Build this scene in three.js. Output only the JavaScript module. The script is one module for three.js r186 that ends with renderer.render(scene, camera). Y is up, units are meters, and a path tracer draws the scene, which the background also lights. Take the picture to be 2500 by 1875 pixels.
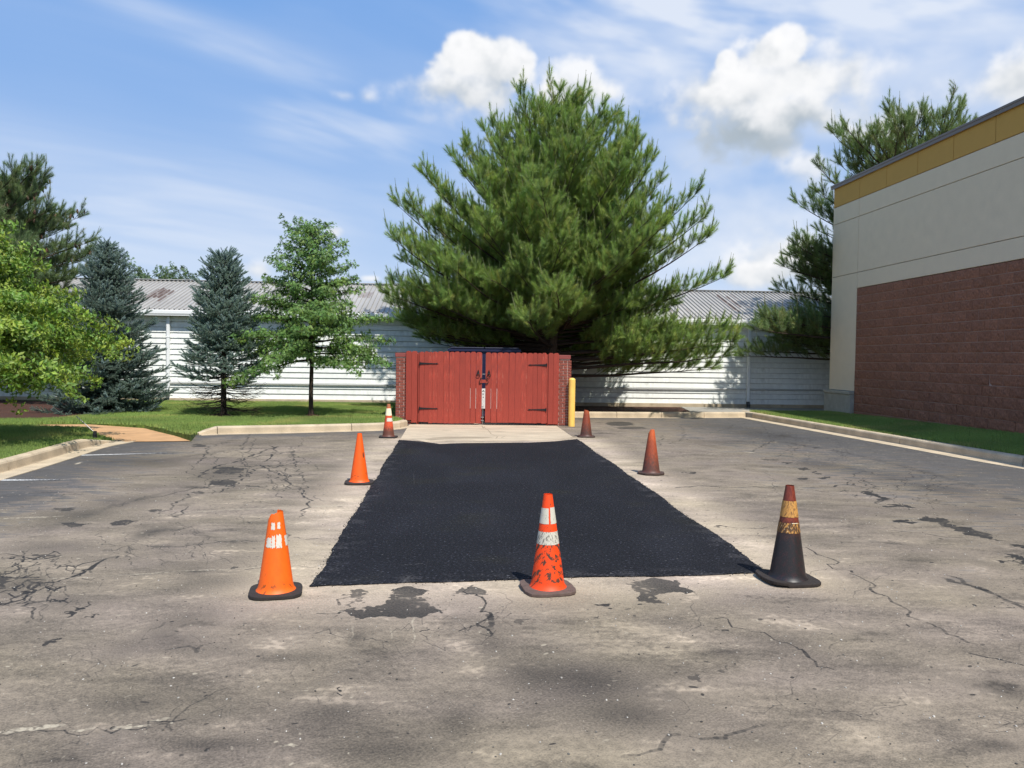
import * as THREE from 'three';
import { mergeGeometries } from 'three/addons/utils/BufferGeometryUtils.js';
import { RoundedBoxGeometry } from 'three/addons/geometries/RoundedBoxGeometry.js';

// ------------------------------------------------------------------ camera
const scene = new THREE.Scene();
const EYE = 1.65, FOCAL = 1940, YAW = 0.061;           // eye height in m, focal length in photo pixels, turn of the site
const camera = new THREE.PerspectiveCamera(2 * Math.atan(937.5 / FOCAL) * 180 / Math.PI, 4 / 3, 0.1, 900);
camera.rotation.order = 'YXZ';
camera.position.set(0, EYE, 0);
camera.rotation.set(THREE.MathUtils.degToRad(-1.816), 0, THREE.MathUtils.degToRad(0.8));
camera.updateMatrixWorld(true);
const renderer = new THREE.WebGLRenderer({ antialias: true });
renderer.toneMapping = THREE.LinearToneMapping;
renderer.toneMappingExposure = 1.3;
renderer.shadowMap.enabled = true;

// a photo pixel gives a direction; where it meets the ground (or a height, or a depth) gives a place
const rayOf = (px, py) => new THREE.Vector3((px - 1250) / FOCAL, -(py - 937.5) / FOCAL, -1).applyQuaternion(camera.quaternion);
const G = (px, py, h = 0) => { const d = rayOf(px, py), t = (h - EYE) / d.y; return [d.x * t, d.z * t]; };
const crop = (x0, y0, s) => (x, y, h = 0) => G(x0 + x / s, y0 + y / s, h);
const K = 2500 / 2212, GD = (x, y, h = 0) => G(x * K, y * K, h);
const C7 = crop(0, 1000, 2.3284), C4 = crop(0, 1400, 1.7696), C5 = crop(1250, 1400, 1.7696), C8 = crop(1650, 980, 2.602), C6 = crop(1380, 680, 2.949), C3 = crop(450, 500, 2.765), C1 = crop(930, 800, 4.424);

// ------------------------------------------------------------------ noise
let seedState = 7;
const reseed = (s) => { seedState = s | 0; };
const rnd = () => { seedState = (seedState + 0x6d2b79f5) | 0; let t = Math.imul(seedState ^ (seedState >>> 15), 1 | seedState); t = (t + Math.imul(t ^ (t >>> 7), 61 | t)) ^ t; return ((t ^ (t >>> 14)) >>> 0) / 4294967296; };
const U = (a, b) => a + (b - a) * rnd();
const PERM = new Uint8Array(512), GX = new Float32Array(256), GY = new Float32Array(256);
{ const p = Array.from({ length: 256 }, (_, i) => i); for (let i = 255; i > 0; i--) { const j = Math.floor(rnd() * (i + 1)); [p[i], p[j]] = [p[j], p[i]]; } for (let i = 0; i < 512; i++) PERM[i] = p[i & 255]; for (let i = 0; i < 256; i++) { const a = rnd() * 6.2831853; GX[i] = Math.cos(a); GY[i] = Math.sin(a); } }
function noise(x, y) {                                  // gradient noise, about -0.7 .. 0.7
  const ix = Math.floor(x), iy = Math.floor(y), fx = x - ix, fy = y - iy, X = ix & 255, Y = iy & 255;
  const u = fx * fx * fx * (fx * (fx * 6 - 15) + 10), v = fy * fy * fy * (fy * (fy * 6 - 15) + 10);
  const a = PERM[PERM[X] + Y], b = PERM[PERM[X + 1] + Y], c = PERM[PERM[X] + Y + 1], d = PERM[PERM[X + 1] + Y + 1];
  const n0 = GX[a] * fx + GY[a] * fy, n1 = GX[b] * (fx - 1) + GY[b] * fy, n2 = GX[c] * fx + GY[c] * (fy - 1), n3 = GX[d] * (fx - 1) + GY[d] * (fy - 1);
  return (n0 + (n1 - n0) * u) + ((n2 + (n3 - n2) * u) - (n0 + (n1 - n0) * u)) * v;
}
function fbm(x, y, o) { let s = 0, a = 1, f = 1, t = 0; for (let i = 0; i < o; i++) { s += a * noise(x * f + i * 17.3, y * f - i * 9.1); t += a; a *= 0.5; f *= 2.03; } return s / t; }
const sm = (a, b, x) => { x = Math.min(1, Math.max(0, (x - a) / (b - a))); return x * x * (3 - 2 * x); };
const clamp = (x, a, b) => Math.min(b, Math.max(a, x));
const lerp = (a, b, t) => a + (b - a) * t;

// ------------------------------------------------------------------ sky and sun
const SUN = new THREE.Vector3(Math.sin(0.50) * Math.cos(0.975), Math.sin(0.975), Math.cos(0.50) * Math.cos(0.975));   // behind the camera, to the right, 56 degrees up
const angles = (x, y) => { const d = rayOf(x * K, y * K).normalize(); return [Math.atan2(d.x, -d.z), Math.asin(d.y)]; };
function buildSky() {
  const W = 4096, H = 2048, data = new Float32Array(W * H * 4);
  const puffs = [];                                     // [azimuth, elevation, half width, half height, softness, grey belly]
  const puff = (x, y, rx, ry, soft = 0.16, belly = 0.3) => { const [a, e] = angles(x, y); puffs.push([a, e, rx * K / FOCAL * 1.02, ry * K / FOCAL * 1.02, soft, belly]); };
  // the heaped clouds in the picture
  puff(1020, 215, 240, 75, 0.8, 0.2); puff(1330, 230, 200, 70, 0.85, 0.2); puff(1620, 220, 320, 170, 0.9, 0.4); puff(2000, 200, 260, 120, 0.85, 0.3); puff(1640, 480, 240, 120, 0.9, 0.2); puff(1060, 225, 190, 62, 0.7, 0.3); puff(1640, 235, 240, 140, 0.75, 0.6); puff(1260, 215, 130, 45, 0.7, 0.3); puff(1850, 170, 120, 90, 0.7, 0.3); puff(1640, 570, 150, 60, 0.7, 0.2); puff(2140, 190, 120, 60, 0.7, 0.3);
  puff(1035, 155, 115, 85, 0.14, 0.4); puff(940, 195, 80, 40, 0.45, 0.3); puff(1005, 118, 55, 46, 0.1, 0.1); puff(1085, 130, 66, 56, 0.1, 0.15); puff(960, 190, 66, 40, 0.3, 0.3); puff(1040, 205, 110, 36, 0.4, 0.4);
  puff(1250, 180, 85, 55, 0.16, 0.25); puff(1200, 200, 45, 35, 0.2, 0.25); puff(1290, 195, 60, 24, 0.35, 0.2);
  puff(1660, 220, 190, 110, 0.4, 0.5); puff(1640, 262, 150, 82, 0.3, 0.85); puff(1600, 300, 110, 48, 0.45, 0.95); puff(1500, 215, 60, 52, 0.35, 0.3); puff(1660, 145, 105, 66, 0.14, 0.25); puff(1700, 100, 58, 42, 0.08, 0.05); puff(1655, 110, 40, 36, 0.09, 0.1); puff(1567, 133, 26, 26, 0.1, 0.05); puff(1590, 190, 80, 55, 0.16, 0.35); puff(1545, 210, 55, 36, 0.25, 0.25);
   puff(1780, 165, 90, 70, 0.4, 0.3); puff(1845, 150, 60, 52, 0.45, 0.12); puff(1740, 235, 80, 60, 0.45, 0.5);
  puff(1630, 272, 165, 72, 0.42, 1.0); puff(1610, 285, 120, 50, 0.4, 1.15); puff(1720, 235, 90, 60, 0.5, 0.7); puff(792, 208, 30, 22, 0.5, 0.1); puff(740, 206, 40, 15, 0.6, 0.1); puff(718, 502, 28, 18, 0.3, 0.1); puff(560, 583, 44, 26, 0.35, 0.2); puff(800, 602, 24, 9, 0.3, 0.1);
  puff(2190, 175, 70, 50, 0.25, 0.3); puff(2240, 160, 80, 60, 0.2, 0.3); puff(1748, 360, 75, 46, 0.35, 0.2); puff(1880, 270, 120, 55, 0.45, 0.3); puff(1870, 290, 60, 32, 0.35, 0.3); puff(1930, 275, 70, 36, 0.35, 0.3); puff(1990, 250, 50, 22, 0.4, 0.3);
  puff(1670, 575, 120, 75, 0.3, 0.3); puff(1600, 600, 60, 30, 0.3, 0.3); puff(1660, 592, 66, 36, 0.2, 0.2); puff(1720, 560, 50, 44, 0.3, 0.25); puff(1620, 578, 40, 22, 0.25, 0.15); puff(1700, 530, 40, 18, 0.4, 0.1); puff(930, 136, 18, 8, 0.5, 0.1);
  reseed(4242);                                         // the same kind of clouds all round
  for (let k = 0; k < 46; k++) {
    const a0 = 0.75 + U(0, 6.2832 - 1.5), e0 = U(0.06, 0.72), s = U(0.02, 0.055) * (0.6 + e0);
    for (let j = 0; j < 6; j++) puffs.push([a0 + U(-2, 2) * s / Math.cos(e0), e0 + U(-0.3, 0.7) * s, s * U(0.7, 1.5) / Math.cos(e0), s * U(0.45, 0.95), U(0.12, 0.35), U(0.1, 0.6)]);
  }
  const buckets = Array.from({ length: 256 }, () => []);
  for (const p of puffs) { p[0] = ((p[0] + Math.PI * 5) % (2 * Math.PI)) - Math.PI; for (let b = 0; b < 256; b++) { const c = (b + 0.5) / 256 * 6.283185 - Math.PI; let d = Math.abs(c - p[0]); d = Math.min(d, 6.283185 - d); if (d < p[2] * 1.7 + 0.02) buckets[b].push(p); } }
  const [s1a, s1e] = angles(250, 0), [s2a, s2e] = angles(640, 140);
  const [q1a, q1e] = angles(540, 195), [q2a, q2e] = angles(900, 330), [v1a, v1e] = angles(1000, 60);
  for (let row = H / 2; row < H; row++) {
    const el = ((row + 0.5) / H - 0.5) * Math.PI, t = el / (Math.PI / 2);
    // clear air: pale at the horizon, deeper blue upwards
    const k = Math.pow(Math.max(0, 1 - t), 1) , hz = Math.exp(-el * 4.6), r0 = lerp(0.118, 0.60, hz) * (0.75 + 0.25 * k), g0 = lerp(0.325, 0.74, hz) * (0.80 + 0.20 * k), b0 = lerp(0.745, 0.93, hz) * (0.90 + 0.10 * k);
    for (let col = 0; col < W; col++) {
      let az = ((col + 0.5) / W - 0.5) * 2 * Math.PI + Math.PI / 2;   // 0 = straight ahead (-z), to the right positive
      if (az > Math.PI) az -= 2 * Math.PI;
      let R = r0, Gc = g0, B = b0;
      // high thin cloud: streaks that drift down to the right
      const ca = Math.cos(el), x = Math.sin(az) * ca / (el + 0.22), z = Math.cos(az) * ca / (el + 0.22);
      const along = x * 0.80 + z * 0.6, across = -x * 0.6 + z * 0.80;
      const wx = 0.5 * noise(along * 1.3 + 3, across * 1.3 + 8), broad = fbm(along * 0.55 + 11.3, across * 1.1 + 2.2 + wx, 3);
      const fine = fbm(along * 2.2 + wx * 3, across * 8.5 + broad * 2, 4);
      let veil = sm(-0.12, 0.42, broad + 0.10) * (0.4 + 0.7 * sm(-0.35, 0.45, fine)) * lerp(0.24, 0.46, sm(-0.2, 0.5, az));
      if (Math.abs(az) < 0.9) {
        const sl = (s2e - s1e) / (s2a - s1a), off = el - (s1e + (az - s1a) * sl), inn = sm(s1a - 0.1, s1a + 0.03, az) * (1 - sm(s2a - 0.03, s2a + 0.10, az));
        veil += 0.26 * inn * Math.exp(-((off + 0.008 * fine) ** 2) / (2 * 0.013 ** 2)) * (0.6 + 0.9 * sm(-0.3, 0.4, fine));
        const qi = sm(q1a - 0.02, q1a + 0.05, az) * (1 - sm(q2a - 0.05, q2a + 0.06, az)) * sm(q2e - 0.03, q2e + 0.03, el) * (1 - sm(q1e - 0.02, q1e + 0.03, el));
        veil += 0.36 * qi * sm(-0.28, 0.42, fine);
        veil += 0.55 * sm(v1a - 0.06, v1a + 0.25, az) * sm(v1e - 0.10, v1e + 0.02, el) * sm(-0.3, 0.32, fbm(az * 9, el * 34 + az * 6, 4));
        veil += 0.46 * sm(-0.2, 0.2, az) * sm(-0.4, 0.3, fbm(az * 5 + 4, el * 11, 4));
        veil += 0.30 * (1 - sm(-0.27, -0.15, az)) * Math.exp(-((el - 0.16 - (az + 0.4) * -0.16) ** 2) / (2 * 0.035 ** 2)) * (0.7 + 0.6 * fine);
      }
      veil += 0.34 * Math.exp(-el * 9);
      veil = clamp(veil, 0, 0.8);
      R = lerp(R, 0.80, veil); Gc = lerp(Gc, 0.845, veil); B = lerp(B, 0.93, veil);
      const list = buckets[Math.floor((az + Math.PI) / 6.283186 * 256)];
      if (list.length) {
        const n1 = fbm(az * 24, el * 27, 6), n2 = fbm(az * 26 + 40, el * 30 + 3, 4), big = fbm(az * 11 + 7, el * 13, 3);
        for (const p of list) {
          let dx = az - p[0]; if (dx > Math.PI) dx -= 6.283185; if (dx < -Math.PI) dx += 6.283185;
          dx = dx / p[2] + n2 * 0.4; const dy = (el - p[1]) / p[3] + big * 0.35, v = 1 - Math.sqrt(dx * dx + dy * dy * (dy < 0 ? 1.2 : 1)) + n1 * (0.55 + p[4]);
          if (v < -0.02) continue;
          const a = sm(-0.02, p[4] * 2.4 + 0.07, v) * (0.98 - p[4] * 0.6), c = clamp(1.0 - p[5] * sm(0.6, -0.5, dy + n1 * 0.55 + dx * 0.1) - 0.34 * sm(0.22, -0.4, n1 + n2 * 0.6 + big * 0.4), 0, 1);
          R = lerp(R, lerp(0.36, 0.93, c), a); Gc = lerp(Gc, lerp(0.43, 0.935, c), a); B = lerp(B, lerp(0.50, 0.96, c), a);
        }
      }
      const o = (row * W + col) * 4; data[o] = R * 0.83; data[o + 1] = Gc * 0.825; data[o + 2] = B * 0.81; data[o + 3] = 1;
    }
  }
  for (let o = 0; o < W * (H / 2) * 4; o += 4) { data[o] = 0.2; data[o + 1] = 0.19; data[o + 2] = 0.16; data[o + 3] = 1; }
  const tex = new THREE.DataTexture(data, W, H, THREE.RGBAFormat, THREE.FloatType);
  tex.mapping = THREE.EquirectangularReflectionMapping; tex.magFilter = THREE.LinearFilter; tex.needsUpdate = true;
  return tex;
}
const skyTex = buildSky();
scene.background = skyTex; scene.environment = skyTex;
const sun = new THREE.DirectionalLight(new THREE.Color().setRGB(1, 0.955, 0.87), 4.3);
sun.position.copy(SUN).multiplyScalar(60).add(new THREE.Vector3(0, 0, -14)); sun.target.position.set(0, 0, -14); sun.name = 'sun';
sun.castShadow = true; sun.shadow.mapSize.set(4096, 4096);
Object.assign(sun.shadow.camera, { left: -24, right: 24, top: 24, bottom: -24, near: 1, far: 140 });
scene.add(sun, sun.target);

// ------------------------------------------------------------------ helpers
const taken = new Map();
const numbered = (n) => { const k = taken.get(n) ?? 0; taken.set(n, k + 1); return k ? n + '_' + String(k).padStart(3, '0') : n; };
function tag(o, label, category, group, kind) { o.userData.label = label; o.userData.category = category; if (group) o.userData.group = group; if (kind) o.userData.kind = kind; return o; }
function thing(name, label, category, pos = [0, 0, 0], turn = 0, group) { const o = new THREE.Group(); o.name = numbered(name); o.position.set(...pos); o.rotation.y = turn; scene.add(o); return tag(o, label, category, group); }
function mesh(name, geo, mat, parent) { const m = new THREE.Mesh(geo, mat); m.name = parent ? name : numbered(name); m.castShadow = m.receiveShadow = true; (parent ?? scene).add(m); return m; }
const setting = (name, geo, mat, label, category) => tag(mesh(name, geo, mat), label, category, null, 'structure');
const box = (w, h, d, x = 0, y = 0, z = 0) => new THREE.BoxGeometry(w, h, d).translate(x, y, z);
const rbox = (w, h, d, r, x = 0, y = 0, z = 0) => new RoundedBoxGeometry(w, h, d, 1, r).translate(x, y, z);
const cyl = (r0, r1, h, n, x = 0, y = 0, z = 0) => new THREE.CylinderGeometry(r0, r1, h, n).translate(x, y, z);
const merge = (list) => mergeGeometries(list.map((g) => (g.index ? g.toNonIndexed() : g)));
const lin = (r, g, b) => new THREE.Color().setRGB(r, g, b);
const std = (color, roughness = 0.9, extra = {}) => new THREE.MeshStandardMaterial({ color, roughness, ...extra });
const V = (x, y, z) => new THREE.Vector3(x, y, z);
function dataTex(w, h, fn, srgb = true, repeat = true) {
  const d = new Uint8Array(w * h * 4), c = [0, 0, 0];
  for (let y = 0, o = 0; y < h; y++) for (let x = 0; x < w; x++, o += 4) { fn(x, y, c); d[o] = clamp(c[0], 0, 255); d[o + 1] = clamp(c[1], 0, 255); d[o + 2] = clamp(c[2], 0, 255); d[o + 3] = 255; }
  const t = new THREE.DataTexture(d, w, h); t.magFilter = THREE.LinearFilter; t.minFilter = THREE.LinearFilter; if (srgb) t.colorSpace = THREE.SRGBColorSpace;
  t.wrapS = t.wrapT = repeat ? THREE.RepeatWrapping : THREE.ClampToEdgeWrapping; t.needsUpdate = true; return t;
}
// noise that tiles over w x h, for repeating textures
const tileNoise = (x, y, w, h, f, o) => { const u = x / w, v = y / h, a = fbm(u * f, v * f, o), b = fbm((u - 1) * f, v * f, o), c = fbm(u * f, (v - 1) * f, o), d = fbm((u - 1) * f, (v - 1) * f, o); return lerp(lerp(a, b, u), lerp(c, d, u), v) * 1.4; };
const grainBump = dataTex(512, 512, (x, y, c) => { const v = 128 + 120 * tileNoise(x, y, 512, 512, 90, 2) + 90 * tileNoise(x, y, 512, 512, 24, 2); c[0] = c[1] = c[2] = v; }, false);
const toned = (w, h, base, amp, f, o, f2 = 60, amp2 = 0.5) => dataTex(w, h, (x, y, c) => { const n = 1 + amp * (tileNoise(x, y, w, h, f, o) * 1.6 + amp2 * tileNoise(x + 31, y + 77, w, h, f2, 2)); c[0] = base[0] * n; c[1] = base[1] * n; c[2] = base[2] * n; });
const rep = (t, x, y = x) => { const c = t.clone(); c.repeat.set(x, y); c.needsUpdate = true; return c; };
function planUV(g, s = 1) { const p = g.attributes.position, uv = new Float32Array(p.count * 2); for (let i = 0; i < p.count; i++) { uv[i * 2] = p.getX(i) * s; uv[i * 2 + 1] = -p.getZ(i) * s; } g.setAttribute('uv', new THREE.BufferAttribute(uv, 2)); return g; }
function faceUV(g, s = 1) { const p = g.attributes.position, n = g.attributes.normal, uv = new Float32Array(p.count * 2); for (let i = 0; i < p.count; i++) { const ax = Math.abs(n.getX(i)), ay = Math.abs(n.getY(i)), az = Math.abs(n.getZ(i)); if (ay >= ax && ay >= az) { uv[i * 2] = p.getX(i) * s; uv[i * 2 + 1] = p.getZ(i) * s; } else if (az >= ax) { uv[i * 2] = p.getX(i) * s; uv[i * 2 + 1] = p.getY(i) * s; } else { uv[i * 2] = p.getZ(i) * s; uv[i * 2 + 1] = p.getY(i) * s; } } g.setAttribute('uv', new THREE.BufferAttribute(uv, 2)); return g; }
// a flat polygon of [x, z] points as a slab from y0 up to y1
function slab(pts, y0, y1) { const s = new THREE.Shape(pts.map(([x, z]) => new THREE.Vector2(x, -z))); const g = new THREE.ExtrudeGeometry(s, { depth: y1 - y0, bevelEnabled: false }).rotateX(-Math.PI / 2).translate(0, y0, 0); return planUV(g); }
const inPoly = (x, z, P) => { let r = false; for (let i = 0, j = P.length - 1; i < P.length; j = i++) { const [xi, zi] = P[i], [xj, zj] = P[j]; if ((zi > z) !== (zj > z) && x < (xj - xi) * (z - zi) / (zj - zi) + xi) r = !r; } return r; };
const segDist = (x, z, a, b) => { const dx = b[0] - a[0], dz = b[1] - a[1], t = clamp(((x - a[0]) * dx + (z - a[1]) * dz) / (dx * dx + dz * dz), 0, 1); return Math.hypot(x - a[0] - t * dx, z - a[1] - t * dz); };
const lineDist = (x, z, L) => { let d = 1e9; for (let i = 1; i < L.length; i++) d = Math.min(d, segDist(x, z, L[i - 1], L[i])); return d; };

// ------------------------------------------------------------------ plan of the site ([x, z] in metres)
const rightFace = [[7.03, -24.4], C8(440, 98), C8(910, 183), C8(1500, 288), C8(2100, 395), [9.0, -10.5], [9.5, -6], [10.1, 0], [10.5, 4]];
const leftFace = [[-6.1, 4], [-6.3, -2], [-6.5, -6], [-6.66, -8.8], C7(0, 365), C7(90, 340), C7(300, 277), C7(535, 208), C7(690, 180)];
const midFace = [C3(100, 1556), C3(210, 1550), C3(640, 1541), C3(1070, 1530), C3(1330, 1522), C3(1440, 1512), C3(1510, 1497)];
const backFace = [C6(40, 1000), C6(600, 1003), C6(1000, 1002), C6(1300, 1001)];
const patchPoly = [GD(670, 1268), GD(862, 951), GD(905, 954), GD(950, 960), GD(1000, 958), GD(1140, 957), GD(1200, 954), GD(1247, 949), GD(1662, 1239), GD(1420, 1246), GD(1180, 1250), GD(1000, 1257)];

// ------------------------------------------------------------------ the old asphalt lot, painted from the stains and cracks seen on it
const ell = (c, x, y, rx, ry, a = 1) => ({ e: Array.from({ length: 18 }, (_, i) => { const t = i / 18 * 6.2832, w = 1 + 0.34 * noise(x * 0.37 + Math.cos(t) * 1.7, y * 0.31 + Math.sin(t) * 1.7); return c(x + Math.cos(t) * rx * w, y + Math.sin(t) * ry * w); }), a });
const poly = (c, list, a = 1) => ({ e: list.map(([x, y]) => c(x, y)), a, rough: 1 });
const soft = (c, x, y, rx, ry, a) => { const o = c(x, y), p = c(x + rx, y), q = c(x, y + ry), s = c(x, y - ry); return { o, rx: Math.hypot(p[0] - o[0], p[1] - o[1]), rz: (Math.abs(q[1] - o[1]) + Math.abs(s[1] - o[1])) / 2, a }; };
const crack = (c, w, list, a = 0.85) => ({ l: list.map(([x, y]) => c(x, y)), w, a });
const wet = [
  poly(C4, [[1690, 68], [1740, 60], [1850, 72], [1832, 106], [1862, 128], [1893, 150], [1902, 178], [1850, 172], [1810, 190], [1740, 196], [1650, 186], [1560, 193], [1480, 168], [1530, 155], [1640, 150], [1690, 120]], 0.62),
  poly(C4, [[1490, 82], [1560, 74], [1612, 80], [1580, 96], [1540, 110], [1500, 100]], 0.5), poly(C4, [[1970, 92], [2020, 72], [2040, 52], [2080, 60], [2100, 92], [2060, 84]], 0.5), poly(C4, [[1500, 150], [1525, 118], [1545, 100], [1530, 140]], 0.4),
  poly(C5, [[478, 42], [560, 30], [700, 25], [720, 44], [768, 70], [735, 76], [738, 94], [715, 78], [650, 86], [606, 92], [640, 118], [672, 131], [612, 138], [548, 126], [562, 92], [520, 62]], 0.6), ell(C5, 395, 134, 34, 8, 0.75), ell(C4, 280, 180, 36, 7, 0.8), ell(C4, 405, 182, 9, 4, 0.8), ell(C4, 240, 292, 32, 9, 0.85),
  ell(C4, 1755, 690, 12, 9, 0.9), ell(C4, 1830, 241, 15, 4, 0.9), ell(C4, 1480, 520, 8, 6, 0.9), ell(C5, 910, 175, 10, 3, 0.8), ell(C5, 890, 240, 10, 3, 0.8), ell(C5, 790, 447, 30, 9, 0.4), ell(C5, 900, 420, 20, 5, 0.4),
  ell(C8, 815, 430, 30, 8, 0.9), ell(C8, 880, 446, 16, 5, 0.9), ell(C8, 900, 460, 20, 5, 0.9), ell(C8, 945, 485, 36, 8, 0.9), ell(C8, 810, 492, 30, 5, 0.9), ell(C8, 100, 452, 46, 5, 0.7), ell(C8, 890, 295, 14, 5, 0.6), ell(C8, 712, 391, 36, 3, 0.7), ell(C8, 600, 370, 50, 3, 0.5),
  poly(C8, [[1140, 566], [1240, 574], [1300, 600], [1370, 613], [1335, 630], [1280, 642], [1292, 612], [1200, 586]], 0.75), poly(C8, [[1300, 656], [1390, 658], [1450, 656], [1535, 681], [1450, 672], [1405, 668], [1340, 678]], 0.85),
  poly(C8, [[1375, 765], [1430, 754], [1505, 763], [1482, 779], [1410, 778]], 0.8), poly(C8, [[1495, 762], [1580, 738], [1640, 736], [1720, 753], [1760, 784], [1850, 800], [1960, 830], [1984, 846], [2050, 884], [1950, 872], [1880, 852], [1820, 842], [1740, 802], [1700, 796], [1660, 772], [1590, 757]], 0.85),
  poly(C8, [[2140, 908], [2260, 918], [2260, 940], [2190, 935]], 0.8), poly(C8, [[2050, 963], [2150, 964], [2205, 985], [2260, 1000], [2240, 1040], [2160, 1036], [2200, 1012], [2060, 1021], [2160, 1006]], 0.8),
  ell(C7, 1300, 345, 90, 20, 0.62), ell(C7, 1270, 416, 80, 18, 0.6), ell(C7, 425, 656, 58, 15, 0.62), ell(C7, 690, 643, 58, 13, 0.6), ell(C7, 890, 573, 32, 6, 0.55), ell(C7, 370, 566, 60, 6, 0.5), ell(C7, 1130, 470, 45, 6, 0.5), ell(C7, 1070, 498, 26, 5, 0.4), ell(C7, 1340, 898, 30, 5, 0.5),
  poly(C7, [[-40, 930], [30, 925], [60, 960], [20, 1010], [-40, 1020]], 0.6), ell(C7, 240, 830, 90, 12, 0.45), ell(C7, 1130, 205, 40, 9, 0.5), ell(C6, 390, 1045, 105, 15, 0.55), ell(C6, 470, 1076, 110, 10, 0.45), ell(C6, 905, 1400, 44, 6, 0.6), ell(C6, 250, 1112, 40, 5, 0.5), ell(C6, 500, 999, 20, 4, 0.7), ell(C5, 45, 198, 30, 7, 0.4),
];
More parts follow.
